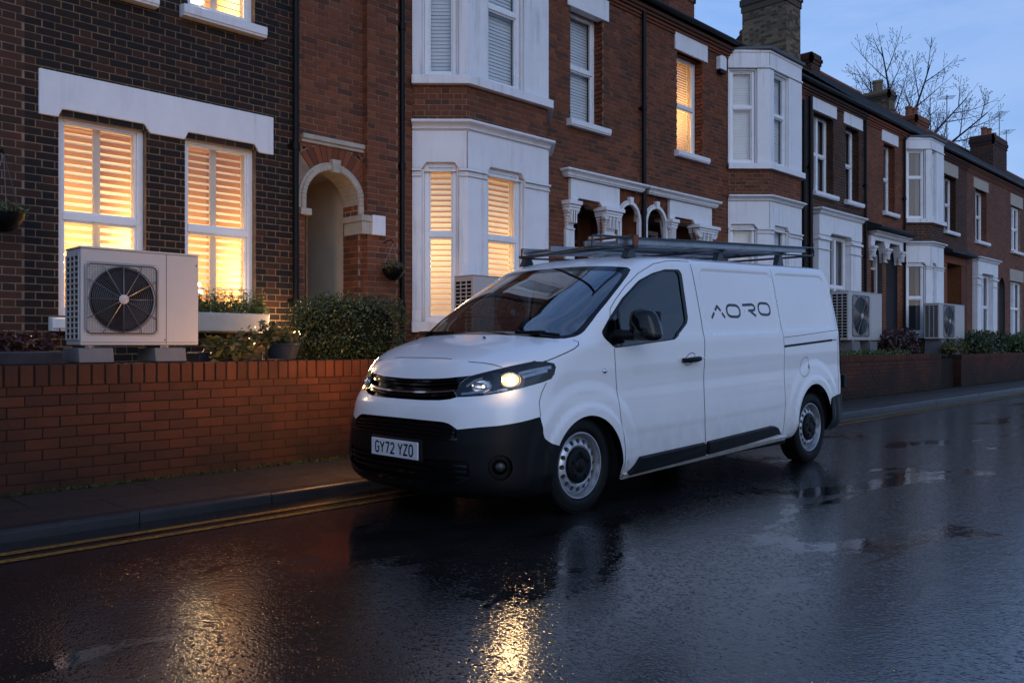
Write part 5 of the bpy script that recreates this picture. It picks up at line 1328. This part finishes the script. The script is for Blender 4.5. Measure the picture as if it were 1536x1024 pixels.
q=MB(); ctr=Vector((XO+1.52,YC+.40,1.21)); ax=Vector((-.62,0,.78)).normalized(); xx_=Vector((0,1,0)); yy_=ax.cross(xx_)
q.tube([tuple(ctr+(xx_*math.cos(2*PI*k/36)+yy_*math.sin(2*PI*k/36))*.185) for k in range(37)],.015,n=8)
for a in (0,PI,-PI/2): q.tube([tuple(ctr-ax*.02),tuple(ctr+(xx_*math.cos(a)+yy_*math.sin(a))*.18)],.018,n=6)
q.build('steering_wheel',M['cab_dark'],db,smooth=60)
for y in (.40,-.05,-.45):
    q=MB(); yy=YC+y; q.prism([(XO+2.02,1.02),(XO+2.16,1.04),(XO+2.32,1.50),(XO+2.20,1.52)],yy-.21,yy+.21); q.prism([(XO+1.60,.85),(XO+2.15,.85),(XO+2.12,1.03),(XO+1.62,1.05)],yy-.22,yy+.22); q.prism([(XO+2.20,1.53),(XO+2.32,1.53),(XO+2.35,1.70),(XO+2.26,1.70)],yy-.11,yy+.11); q.build('seat',M['cab_dark'],van,bevel=.03)
# rear corner step / hinge
q=MB(); q.box(XO+5.40,XO+5.47,YC-.92,YC-.80,.72,.86); q.build('door_hinge',M['black_plastic'],van,bevel=.01)
# roof rack
zr=lambda x:1.93+.031*(x-1)
ZB=lambda x:1.955+.055*(x-1.42)
rack=thing_rack=None
def rackpart(mb,name,par): return mb.build(name,M['rack_steel'],par,bevel=.005)
rk=MB()
rk.box(XO+3.32,XO+3.38,YC-.66,YC+.66,ZB(3.35)+.002,ZB(3.35)+.024); rack=rackpart(rk,'roof_rack',van)
for x in (1.95,4.55):
    q=MB(); q.box(XO+x-.03,XO+x+.03,YC-.66,YC+.66,ZB(x)+.002,ZB(x)+.024); rackpart(q,'cross_bar',rack)
for x in (1.95,3.35,4.55):
    for y in (-.58,.58):
        z=zr(x)-.035; q=MB(); q.prism([(XO+x-.075,z-.02),(XO+x+.075,z-.02),(XO+x+.03,ZB(x)-.002),(XO+x-.03,ZB(x)-.002)],YC+y-.03,YC+y+.03); rackpart(q,'rack_foot',rack)
def hoop(name,lines,r): 
    q=MB(); 
    for l in lines: q.tube(l,r,n=8)
    return q.build(name,M['rack_steel'],rack,smooth=60)
def RZ(x): return ZB(x)+.03
# ladders
def ladder(label,y0,y1,xa,xb,z,zslope=.055,hoopf=True,h=.052,rungs=13):
    t=thing('ladder',label,'ladder',(XO+(xa+xb)/2,(y0+y1)/2,z),'ladders tied on the roof rack')
    Z=lambda x:z+zslope*(x-xa)
    for y in (y0,y1):
        q=MB(); x=xa
        q.v+=[]; b=len(q.v); P=[(XO+xa,y-.014,Z(xa)),(XO+xb,y-.014,Z(xb)),(XO+xb,y+.014,Z(xb)),(XO+xa,y+.014,Z(xa)),(XO+xa,y-.014,Z(xa)+h),(XO+xb,y-.014,Z(xb)+h),(XO+xb,y+.014,Z(xb)+h),(XO+xa,y+.014,Z(xa)+h)]
        q.v+=P
        for f_ in ((0,3,2,1),(4,5,6,7),(0,1,5,4),(1,2,6,5),(2,3,7,6),(3,0,4,7)): q.f.append([b+i for i in f_]); q.m.append(0)
        q.build('stile',M['aluminium'],t,bevel=.004)
    for i in range(rungs):
        x=xa+.12+(xb-xa-.24)*i/(rungs-1); q=MB(); q.tube([(XO+x,y0+.01,Z(x)+h/2),(XO+x,y1-.01,Z(x)+h/2)],.015,n=8); q.build('rung',M['aluminium'],t,smooth=60)
    return t
ladder('aluminium ladder on the roof rack, the one nearer the camera',4.18,4.52,1.80,5.18,RZ(1.8)+.003,rungs=12)
ladder('aluminium ladder on the roof rack, the one nearer the houses',5.00,5.34,1.90,5.0,RZ(1.9)+.003,rungs=11)
def rail(y,xa,xb,z0,z1):
    bot=[(XO+xa,y,ZB(xa)+z0),(XO+xb,y,ZB(xb)+z0)]; top=[(XO+xa,y,ZB(xa)+z1),(XO+xb-.03,y,ZB(xb)+z1)]
    hoop('rack_rail',[bot+[(XO+xb,y,ZB(xb)+(z0+z1)/2),top[1],top[0],bot[0]]],.009)
rail(4.13,1.42,5.30,0,.085); rail(5.38,1.93,5.22,.0,.085)
for l in ([(XO+1.44,4.13,ZB(1.44)),(XO+1.95,5.38,ZB(1.95))],[(XO+5.28,4.13,ZB(5.28)),(XO+5.20,5.38,ZB(5.2))]): hoop('rack_crossrail',[l],.012)
for l in ([(XO+2.6,4.62,ZB(2.6)+.045),(XO+5.1,4.64,ZB(5.1)+.045)],[(XO+2.1,4.78,ZB(2.1)+.045),(XO+4.9,4.80,ZB(4.9)+.045)]): hoop('rack_tube',[l],.017)
q=MB(); q.box(XO+1.93,XO+1.99,4.10,4.60,RZ(1.95)+.068,RZ(1.95)+.08); q.box(XO+1.93,XO+1.99,4.10,4.125,ZB(1.95)+.0,RZ(1.95)+.08); q.build('ladder_clamp',M['terracotta'],rack,bevel=.004)
# ------------------------------------------------------------------ heat pumps
def heat_pump(label,x0,x1,y0,dep,z0,z1,fx_,fz,fr,base,blocks,sd_cols=2):
    t=thing('heat_pump',label,'heat pump',((x0+x1)/2,y0+dep/2,z0),'outdoor heat pump units in the front gardens')
    m=MB(); m.box(x0,x1,y0,y0+dep,z0,z1-.018); m.box(x0-.006,x1+.006,y0-.008,y0+dep+.006,z1-.018,z1)
    seam=fx_+fr*1.26+.035
    cs=m.build('casing',M['hp_case'],t,bevel=.010,seg=3)
    q=MB(); q.box(seam,seam+.004,y0-.0012,y0+.002,z0+.01,z1-.02); q.box(x0+.012,x1-.012,y0-.0012,y0+.002,z0+.022,z0+.026)
    for a in (seam-.01,): q.lathe((a,y0-.001,z0+.045),(0,-1,0),[(0,.006),(.002,.004),(.0022,.0005)],0,8)
    q.lathe((x1-.02,y0-.001,z1-.10),(0,-1,0),[(0,.007),(.002,.005),(.0022,.0005)],0,8)
    q.build('panel_seams',M['black_plastic'],cs)
    # fan recess: dark disc plus blades, then the wire guard
    q=MB(); q.lathe((fx_,y0-.0015,fz),(0,-1,0),[(0,.001),(0,fr)],0,48); q.build('fan_opening',M['black_plastic'],cs,recalc=False)
    q=MB()
    for k in range(3):
        a0=2*PI*k/3+.5; P=[];n=10
        for i in range(n+1):
            a=a0+1.75*i/n; P.append((fx_+math.cos(a)*fr*(.93-.10*(i/n)**2),fz+math.sin(a)*fr*(.93-.10*(i/n)**2)))
        Q=[(fx_+math.cos(a0+.9*i/6)*fr*.2,fz+math.sin(a0+.9*i/6)*fr*.2) for i in range(7)][::-1]
        q.poly([(a,y0-.004-.0,b) for a,b in P+Q],raw=True)
    q.lathe((fx_,y0-.004,fz),(0,-1,0),[(.0,fr*.24),(.006,fr*.2),(.007,.001)],0,24)
    q.build('fan_blades',M['gutter'],t,recalc=False)
    g=MB(); s=fr*1.08; y=y0-.028
    # square wire mesh corners, pressed ring, concentric wires and spokes
    def circ_(r,rad,yy): g.tube([(fx_+math.cos(2*PI*k/48)*r,yy,fz+math.sin(2*PI*k/48)*r) for k in range(49)],rad,n=4,caps=False)
    nr_=int(15*min(1,fr/.27)) if fr<.35 else 14
    for i in range(nr_): circ_(fr*(.20+.80*i/(nr_-1)),.0016 if fr<.35 else .003,y)
    circ_(fr*1.02,.005,y+.01)
    for k in range(12):
        a=2*PI*k/12+PI/12*0; ex=min(1.0/max(abs(math.cos(a)),abs(math.sin(a))),1.18)*s
        g.tube([(fx_+math.cos(a)*fr*.12,y-.006,fz+math.sin(a)*fr*.12),(fx_+math.cos(a)*fr,y-.004,fz+math.sin(a)*fr),(fx_+math.cos(a)*ex,y0-.004,fz+math.sin(a)*ex)],.0035 if fr<.35 else .006,n=5)
    b=[(-1,-.90),(-.90,-1),(.90,-1),(1,-.90),(1,.90),(.90,1),(-.90,1),(-1,.90),(-1,-.90)]
    g.tube([(fx_+a*s,y0-.010,fz+c*s) for a,c in b],.005 if fr<.35 else .008,n=5)
    st=.02 if fr<.35 else .05
    k=-s
    while k<s:
        k+=st
        for a,c in ((1,1),(1,-1),(-1,1),(-1,-1)):
            if k>0:
                inner=math.sqrt(max((fr*1.03)**2-k*k,0))
                if inner<s*.99:
                    g.tube([(fx_+a*k,y0-.006,fz+c*inner),(fx_+a*k,y0-.006,fz+c*s)],.0014 if fr<.35 else .003,n=3,caps=False); g.tube([(fx_+a*inner,y0-.006,fz+c*k),(fx_+a*s,y0-.006,fz+c*k)],.0014 if fr<.35 else .003,n=3,caps=False)
    gd=g.build('fan_guard',M['wire'],t,smooth=60)
    q=MB(); q.lathe((fx_,y-.004,fz),(0,-1,0),[(0,fr*.15),(.006,fr*.15),(.010,fr*.12),(.011,.001)],0,28); q.build('guard_hub',M['hp_case'],gd,smooth=40)
    # side grille (left end)
    q=MB(); q.poly([(x0-.0015,y0+.03,z0+.05),(x0-.0015,y0+dep-.03,z0+.05),(x0-.0015,y0+dep-.03,z1-.07),(x0-.0015,y0+.03,z1-.07)],raw=True); q.build('coil',M['black_plastic'],cs,recalc=False)
    q=MB(); n=15
    for i in range(n+1):
        z=z0+.05+(z1-z0-.12)*i/n; q.box(x0-.010,x0-.002,y0+.02,y0+dep-.02,z-.007,z+.007)
    for i in range(sd_cols+2):
        yy=y0+.025+(dep-.05)*i/(sd_cols+1); q.box(x0-.012,x0-.003,yy-.008,yy+.008,z0+.045,z1-.06)
    q.build('side_grille',M['hp_case'],t)
    for a in blocks:
        q=MB(); q.prism([(y0-.03,base),(y0+dep+.04,base),(y0+dep+.02,z0-.022),(y0-.01,z0-.022)],a,a+.27*(1 if fr<.35 else 1.6),axis='a'); q.build('foot_block',M['concrete'],t,bevel=.008)
        q=MB(); q.box(a+.06,a+.13,y0+.02,y0+dep-.02,z0-.021,z0-.001); q.tube([(a+.095,y0+.03,z0-.02),(a+.095,y0+.03,z0-.004)],.02,n=8); q.build('mounting_foot',M['wire'],t)
    return t
heat_pump('large pale heat pump on two concrete blocks before the lit left windows',2.39,3.37,7.20,.34,1.185,1.985,2.715,1.565,.262,1.045,(2.37,2.98))
heat_pump('heat pump half hidden behind the van bonnet under the white bay',7.09,8.3,7.62,.36,1.20,2.055,7.75,1.6,.27,.91,(7.15,7.9))
heat_pump('middle heat pump standing right behind the rear of the van',18.72,20.66,7.80,.40,1.275,2.39,19.40,1.83,.43,.93,(18.9,19.9))
heat_pump('smaller looking farthest heat pump beyond the dark red shrub',24.75,26.95,7.80,.40,1.33,2.32,25.55,1.83,.41,.83,(24.9,26.1))
# ------------------------------------------------------------------ plants
def leaves(mb,c,rad,n,size,m=0,shape='shell',seed=0,up=.35,aspect=.55,flat_=1.0):
    r=random.Random(seed)
    for i in range(n):
        while True:
            d=Vector((r.gauss(0,1),r.gauss(0,1),r.gauss(0,1)))
            if d.length>.01: break
        d.normalize(); k=r.uniform(.80,1.06) if shape=='shell' else r.uniform(.1,1)**.5
        e=.74 if flat_==2 else .62
        q=Vector((math.copysign(abs(d.x)**e,d.x),math.copysign(abs(d.y)**e,d.y),math.copysign(abs(d.z)**e,d.z))) if flat_!=1.0 else d
        if flat_!=1.0: q=q/ (max(abs(q.x),abs(q.y),abs(q.z))**.42)
        lump=1+.07*math.sin(q.x*7+seed)+.07*math.sin(q.y*9+q.z*6)
        p=Vector(c)+Vector((q.x*rad[0],q.y*rad[1],q.z*rad[2]))*k*lump
        t=Vector((r.gauss(0,1),r.gauss(0,1),r.gauss(0,1)+up)).normalized(); nn=(d+Vector((r.gauss(0,.6),r.gauss(0,.6),r.gauss(0,.6)))).normalized()
        s=t.cross(nn); 
        if s.length<.05: continue
        s.normalize(); L_=size*r.uniform(.6,1.3); w=L_*aspect*.5
        a=p; b=p+t*L_*.5+s*w; cc=p+t*L_; dd=p+t*L_*.5-s*w
        mb.poly([tuple(a),tuple(b),tuple(cc),tuple(dd)],m,raw=True)
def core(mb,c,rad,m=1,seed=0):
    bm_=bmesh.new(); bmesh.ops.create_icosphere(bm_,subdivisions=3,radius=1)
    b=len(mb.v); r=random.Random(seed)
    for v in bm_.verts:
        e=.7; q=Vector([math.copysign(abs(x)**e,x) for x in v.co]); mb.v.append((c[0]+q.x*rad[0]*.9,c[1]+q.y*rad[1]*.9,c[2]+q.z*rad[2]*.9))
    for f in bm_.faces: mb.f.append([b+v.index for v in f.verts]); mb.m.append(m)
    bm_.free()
def stems(mb,c,n,h,spread,seed,m=0,size=.05,per=9,asp=.35,r0=.003,droop=.2,mleaf=0,mstem=1):
    r=random.Random(seed)
    for i in range(n):
        a=r.uniform(0,2*PI); k=r.uniform(.1,1)*spread; b=Vector(c)+Vector((r.uniform(-.5,.5)*spread,r.uniform(-.3,.3)*spread*.6,0)); H_=h*r.uniform(.55,1.1)
        tip=b+Vector((math.cos(a)*k,math.sin(a)*k*.6,H_)); P=[b+(tip-b)*t+Vector((0,0,-droop*H_*t*t*k)) for t in (0,.35,.7,1)]
        mb.tube([tuple(p) for p in P],[r0,r0*.8,r0*.6,r0*.3],mstem,n=4,caps=False)
        for j in range(per):
            t=.15+.85*j/per; i0=min(int(t*3),2); p=P[i0]+(P[i0+1]-P[i0])*(t*3-i0)
            d=Vector((r.gauss(0,1),r.gauss(0,1),r.uniform(.0,.9))).normalized(); s=d.cross(Vector((r.gauss(0,1),r.gauss(0,1),r.gauss(0,1)))); 
            if s.length<.05: continue
            s.normalize(); L_=size*r.uniform(.6,1.25); w=L_*asp*.5
            mb.poly([tuple(p),tuple(p+d*L_*.5+s*w),tuple(p+d*L_+Vector((0,0,-L_*.15))),tuple(p+d*L_*.5-s*w)],mleaf,raw=True)
def plant(name,label,cat,c,fn,mats,group=None,part='foliage'):
    t=thing(name,label,cat,c,group); mb=MB(); fn(mb); mb.build(part,[M[x] for x in mats],t,recalc=False,uv=False); return t
def f(mb):
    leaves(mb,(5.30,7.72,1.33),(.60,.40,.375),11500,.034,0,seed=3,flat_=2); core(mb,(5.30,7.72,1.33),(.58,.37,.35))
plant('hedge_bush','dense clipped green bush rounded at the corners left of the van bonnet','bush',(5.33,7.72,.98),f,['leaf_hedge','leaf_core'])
def pot(label,name,c,r,h,mat,cat,fn,mats,sc_=(1,1),group=None,seg=28):
    t=thing(name,label,cat,c,group); q=MB(); q.lathe(c,(0,0,1),[(0,.001),(0,r*.74),(h*.5,r*.88),(h*.93,r),(h*.93,r*1.06),(h,r*1.06),(h,r*.92),(h*.8,r*.90),(h*.8,.001)],0,seg,scale=sc_); q.build('bowl',M[mat],t,smooth=45)
    mb=MB(); fn(mb); mb.build('foliage',[M[x] for x in mats],t,recalc=False,uv=False); return t
def f(mb):
    stems(mb,(4.15,7.28,1.17),26,.24,.25,5,size=.085,per=8,asp=.42); leaves(mb,(4.2,7.30,1.22),(.24,.14,.08),160,.08,0,'vol',6)
pot('dark weathered bowl of leafy plants on the wall left of the clipped bush','plant_bowl',(4.24,7.27,1.05),.27,.15,'trough','planter',f,['leaf_olive','bark'],(.42,1))
# the planter's glowing garden light
t=thing('garden_light','small warm garden light glowing behind the dark plant bowl','light',(4.62,8.25,.985))
q=MB(); q.tube([(4.62,8.25,.985),(4.62,8.25,1.18)],.012,n=8); q.build('spike',M['black_pipe'],t); q=MB(); q.lathe((4.62,8.25,1.18),(0,0,1),[(0,.02),(.01,.03),(.06,.03),(.07,.001)],0,16); q.build('lamp_head',M['lamp_warm'],t,smooth=40)
ld=bpy.data.lights.new('garden_lamp','POINT'); ld.energy=16; ld.color=(1,.60,.30); ld.shadow_soft_size=.04; lo=bpy.data.objects.new('garden_lamp',ld); link(lo); lo.location=(5.02,8.55,1.42); lo.parent=t
from mathutils import Matrix
lo.matrix_parent_inverse=Matrix.Translation(-t.location)
def f(mb):
    stems(mb,(3.72,7.34,1.0),24,.30,.24,15,size=.10,per=8,asp=.45); leaves(mb,(3.75,7.34,1.14),(.24,.15,.11),150,.085,0,'vol',16)
plant('leafy_plant','broad leaved olive green plant between the large heat pump and the dark bowl','plant',(3.72,7.34,.985),f,['leaf_olive','bark'])
# window box
t=thing('window_box','cream window box of feathery green plants below the second lit window','planter',(4.42,8.70,1.46))
q=MB(); q.prism([(8.60,1.33),(8.80,1.33),(8.82,1.53),(8.56,1.53)],4.02,4.84,axis='a'); q.build('box',M['planter_cream'],t,bevel=.01)
mb=MB()
for i in range(9): stems(mb,(4.08+.09*i,8.70,1.50),13,.30,.07,30+i,size=.05,per=11,asp=.22)
for i in range(9): leaves(mb,(4.08+.09*i,8.68,1.58),(.08,.09,.07),120,.035,0,'vol',50+i)
mb.build('foliage',[M['leaf_green'],M['bark']],t,recalc=False,uv=False)
# string of small lights among leaves of the bowl
t=thing('string_lights','tiny warm string lights glinting among the leaves above the bowl','lights',(4.2,7.36,1.2)); q=MB(); r=random.Random(8)
for i in range(26):
    p=(r.uniform(4.0,4.55),r.uniform(7.42,7.6),r.uniform(1.18,1.36)); q.lathe(p,(0,0,1),[(-.006,.0005),(0,.006),(.006,.0005)],0,6)
q.build('bulbs',M['fairy'],t)
q=MB(); q.tube([(4.0+.55*i/20,7.5+.05*math.sin(i*1.7),1.26+.07*math.sin(i*2.3)) for i in range(21)],.002,n=4); q.build('cable',M['black_pipe'],t)
# trough with red plant
t=thing('trough_planter','dark trough of reddish drooping plants at the left end of the wall','planter',(1.95,7.27,1.035))
q=MB(); q.prism([(7.16,1.035),(7.42,1.035),(7.46,1.14),(7.12,1.14)],1.45,2.24,axis='a'); q.build('trough',M['trough'],t,bevel=.012)
mb=MB(); 
for i in range(7): stems(mb,(1.5+.11*i,7.28,1.12),10,.22,.16,70+i,size=.06,per=9,asp=.4,droop=2.2)
leaves(mb,(1.85,7.28,1.18),(.36,.12,.09),500,.05,0,'vol',9); mb.build('foliage',[M['leaf_red'],M['bark']],t,recalc=False,uv=False)
t=thing('low_trough','low dark slate trough between the heat pump feet and the bowl','planter',(3.6,7.6,1.0))
q=MB(); q.prism([(7.50,.99),(7.70,.99),(7.73,1.12),(7.47,1.12)],3.50,4.15,axis='a'); q.build('trough',M['trough'],t,bevel=.012)
# hanging baskets
def basket(label,c,r,top,hook,seed,mat='leaf_olive'):
    t=thing('hanging_basket',label,'hanging basket',c,'hanging baskets on the house fronts')
    q=MB(); q.lathe(c,(0,0,1),[(-r*.95,.001),(-r*.9,r*.35),(-r*.6,r*.72),(-r*.2,r*.96),(0,r),(.012,r*1.03),(.014,r*.9),(0,r*.85)],0,24); q.build('bowl',M['black_plastic'],t,smooth=45)
    q=MB()
    for k in range(3):
        a=2*PI*k/3+.4; q.tube([(c[0]+math.cos(a)*r,c[1]+math.sin(a)*r,c[2]),(c[0],c[1],top)],.0035,n=4)
    q.build('chains',M['wire'],t); q=MB(); q.tube([(c[0],FY-.10,top+.02),(c[0],c[1]+.04,top+.05),(c[0],c[1],top)],.008,n=6); q.build('bracket',M['black_pipe'],t)
    mb=MB(); leaves(mb,(c[0],c[1],c[2]+.03),(r*1.12,r*1.0,r*.55),420,.035,0,'vol',seed); stems(mb,(c[0],c[1],c[2]+.02),16,.12,r*1.1,seed,size=.035,per=8,asp=.4,droop=6); mb.build('foliage',[M[mat],M['bark']],t,recalc=False,uv=False)
    return t
basket('dark hanging basket on the brick pier between the porch arch and white bay',(6.60,8.60,2.14),.145,2.48,0,21)
basket('hanging basket of yellow green plants at the left edge of the photograph',(2.19,8.55,2.36),.17,2.9,0,22,'leaf_green')
# right-hand gardens
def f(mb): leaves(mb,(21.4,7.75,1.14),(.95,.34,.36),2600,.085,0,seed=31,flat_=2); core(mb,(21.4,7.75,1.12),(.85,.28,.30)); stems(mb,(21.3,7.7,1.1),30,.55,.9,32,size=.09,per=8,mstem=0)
plant('red_shrub','dark reddish shrub between the middle and farthest heat pumps','shrub',(21.4,7.75,.9),f,['leaf_red','leaf_core'])
def f(mb):
    for i in range(9): leaves(mb,(16.9+.5*i,7.38,.95),(.34,.14,.10),260,.06,0,'vol',90+i)
plant('low_ground_plants','low bright green clumps along the wall top below the middle heat pump','ground plants',(18.9,7.4,.9),f,['leaf_green'])
def f(mb): leaves(mb,(24.5,7.45,1.05),(.5,.2,.2),700,.09,0,'vol',41); stems(mb,(25.4,7.5,.9),34,.5,.8,42,size=.10,per=9,mstem=0)
plant('mixed_plants','low leafy plants in front of the farthest heat pump','plants',(25,7.45,.8),f,['leaf_olive'])
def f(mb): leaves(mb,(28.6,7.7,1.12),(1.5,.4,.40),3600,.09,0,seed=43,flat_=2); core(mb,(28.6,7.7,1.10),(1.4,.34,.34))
plant('low_hedge','dark low hedge above the farther right hand wall','hedge',(28.6,7.7,.8),f,['leaf_hedge','leaf_core'])
def f(mb): leaves(mb,(32.6,7.5,1.15),(1.5,.5,.42),3000,.10,0,seed=44); core(mb,(32.6,7.5,1.1),(1.3,.4,.36))
plant('yellow_bush','yellow green bush at the right edge beyond the garden walls','bush',(32.6,7.5,.2),f,['leaf_green','leaf_core'])
def f(mb): leaves(mb,(37,7.7,1.0),(2.2,.5,.75),3200,.12,0,seed=45,flat_=2); core(mb,(37,7.7,.95),(2.0,.42,.66))
plant('far_hedge','tall dark hedge before the farthest house at the right edge','hedge',(37,7.7,.1),f,['leaf_hedge','leaf_core'])
mb=MB(); r=random.Random(77)
for i in range(46):
    x=r.uniform(1.5,13); y=r.choice([r.uniform(5.95,6.95),6.95-abs(r.gauss(0,.08)),5.6-abs(r.gauss(0,.05))]); z=.0775 if y>5.84 else .006; a=r.uniform(0,6.3); s=r.uniform(.015,.035)
    if 5.60<y<5.84: continue
    mb.poly([(x,y,z),(x+s*math.cos(a)+.3*s,y+s*math.sin(a),z+.006),(x+1.7*s*math.cos(a),y+1.7*s*math.sin(a),z+.001),(x+s*math.cos(a)-.3*s,y+s*math.sin(a)-.2*s,z+.004)],raw=True)
o=mb.build('leaf_litter',M['leaf_olive'],None,recalc=False,uv=False); tag(o,'scattered small fallen leaves on the pavement and in the gutter','leaves',kind='stuff')
# ------------------------------------------------------------------ bare tree behind the roofs
def bare_tree(label,base,seed):
    t=thing('bare_tree',label,'tree',base); r=random.Random(seed); tr=MB(); br=MB(); tw=MB(); bd=MB()
    RX=Vector((.70,-.71,0)); DP=Vector((.71,.70,0))
    def grow(p,d,L_,rad,lev):
        n=5; P=[p]; q=p.copy(); dd=d.copy()
        for i in range(n):
            dd=(dd+Vector((r.gauss(0,.05),r.gauss(0,.05),r.gauss(0,.04)+.035))).normalized(); q=q+dd*L_/n; P.append(q.copy())
        R_=[max(rad*(1-.72*i/n),.009) for i in range(n+1)]
        (br if lev<2 else tw).tube([tuple(x) for x in P],R_,0,n=6 if lev<2 else 3,caps=False)
        if lev>=3:
            if r.random()<.8: bd.lathe(tuple(q),tuple(dd),[(-.04,.002),(0,.026),(.07,.002)],0,4)
            return
        k={0:8,1:6,2:3}[lev]
        for j in range(k):
            f=.16+.80*(j+r.uniform(.1,.7))/k; i0=min(int(f*n),n-1); b_=P[i0]+(P[i0+1]-P[i0])*(f*n-i0)
            side=1 if j%2 else -1; an=side*r.uniform(.55,.85)
            v=dd.cross(DP if r.random()<.65 else Vector((r.gauss(0,1),r.gauss(0,1),r.gauss(0,1)))).normalized()
            nd=(dd*math.cos(an)+v*math.sin(an)+Vector((0,0,.10))).normalized()
            grow(b_,nd,L_*(.50-.26*f)*r.uniform(.8,1.2) if lev==0 else L_*r.uniform(.28,.46),rad*.42*(1-.3*f) if lev<2 else .014,lev+1)
        grow(q,dd,L_*.20,.016,3)
    b=Vector(base); top=b+Vector((0,0,12.4))
    tr.tube([tuple(b),tuple(b+Vector((.15,.05,6))),tuple(top)],[.42,.34,.24],n=10)
    for a,L_,dz,dp in ((-.12,8.2,0,.1),(.28,7.4,-.4,-.1),(-.52,7.0,-.6,.15),(.62,7.6,-1.0,.1),(.95,7.2,-1.4,-.1),(-.92,6.6,-1.0,.1),(1.15,6.4,-2.2,.2),(-1.15,5.4,-1.8,-.1),(.45,6.4,-1.6,.6),(-.3,6.4,-1.4,-.6)):
        d=(RX*math.sin(a)+Vector((0,0,math.cos(a)))+DP*dp).normalized(); grow(top+Vector((0,0,dz)),d,L_*.86,.11,0)
    tr.build('trunk',M['bark'],t,smooth=60,uv=False); br.build('limbs',M['bark'],t,recalc=False,uv=False); tw.build('twigs',M['bark'],t,recalc=False,uv=False); bd.build('buds',M['bark'],t,recalc=False,uv=False)
    return t
bare_tree('bare winter tree with budding twigs behind the far roofs',(53.6,19.2,0),5)
# ------------------------------------------------------------------ camera
cam=bpy.data.cameras.new('camera'); co=bpy.data.objects.new('camera',cam); link(co); sc.camera=co
co.location=(0,0,1.2); co.rotation_euler=(PI/2,0,math.atan2(.7003,.7138)-PI/2); cam.lens=1260/1536*36; cam.sensor_width=36; cam.shift_y=3/1536; cam.clip_start=.05; cam.clip_end=2000
# ------------------------------------------------------------------ dusk light
SUN_EL,SUN_AZ=math.radians(24),math.radians(-118)   # direction the soft dusk glow comes from (angle in the XY plane)
w=bpy.data.worlds.new('World'); sc.world=w; w.use_nodes=True; nt=w.node_tree; nt.nodes.clear()
out=nt.nodes.new('ShaderNodeOutputWorld'); bg=nt.nodes.new('ShaderNodeBackground')
sky=nt.nodes.new('ShaderNodeTexSky'); sky.sky_type='NISHITA'; sky.sun_disc=False; sky.sun_elevation=math.radians(7); sky.sun_rotation=PI/2-SUN_AZ; sky.dust_density=.6; sky.ozone_density=2.2; sky.air_density=1.0
tc=nt.nodes.new('ShaderNodeTexCoord'); mp=nt.nodes.new('ShaderNodeMapping'); mp.inputs['Scale'].default_value=(1,1,3.2); L(nt,tc.outputs['Generated'],mp.inputs[0])
n1=noise(nt,3.4,6,.6,mp.outputs[0],.8); k=ramp(nt,[(.36,0.0),(.68,1.0)],n1.outputs[0]).outputs[0]
sxyz=nt.nodes.new('ShaderNodeSeparateXYZ'); L(nt,tc.outputs['Generated'],sxyz.inputs[0])
grad=ramp(nt,[(0.0,(2.9,4.5,7.8)),(.10,(2.6,4.3,7.8)),(.35,(1.9,3.5,7.2)),(.8,(1.1,2.3,5.6))],sxyz.outputs[2])
c=mix(nt,.80,sky.outputs[0],grad.outputs[0])
c=mix(nt,mix(nt,.4,(0,0,0),k),c,(3.7,4.9,7.7))
nd=node(nt,'ShaderNodeVectorMath',operation='DOT_PRODUCT'); L(nt,tc.outputs['Generated'],nd.inputs[0]); nd.inputs[1].default_value=(math.cos(SUN_AZ),math.sin(SUN_AZ),.15)
gl_=ramp(nt,[(0.0,(1.62,1.6,1.55)),(.35,(1.2,1.2,1.2)),(.6,(1.0,1.0,1.0)),(1.0,(2.0,1.86,1.72))],None); mr=node(nt,'ShaderNodeMapRange'); mr.inputs[1].default_value=-1; L(nt,nd.outputs['Value'],mr.inputs[0]); L(nt,mr.outputs[0],gl_.inputs[0])
c=mix(nt,1.0,c,gl_.outputs[0],'MULTIPLY')
L(nt,c,bg.inputs[0]); bg.inputs[1].default_value=.098; L(nt,bg.outputs[0],out.inputs[0])
sl=bpy.data.lights.new('sun','SUN'); so=bpy.data.objects.new('sun',sl); link(so); sl.energy=.28; sl.angle=math.radians(38); sl.color=(1.0,.93,.90)
d=Vector((math.cos(SUN_EL)*math.cos(SUN_AZ),math.cos(SUN_EL)*math.sin(SUN_AZ),math.sin(SUN_EL))); so.rotation_euler=d.to_track_quat('Z','Y').to_euler()
sc.view_settings.view_transform='Standard'; sc.view_settings.look='None'; sc.view_settings.exposure=0
sc.render.engine='CYCLES'; sc.cycles.use_denoising=True; sc.cycles.max_bounces=7; sc.cycles.transparent_max_bounces=16; sc.cycles.sample_clamp_indirect=6; sc.cycles.caustics_reflective=False; sc.cycles.caustics_refractive=False
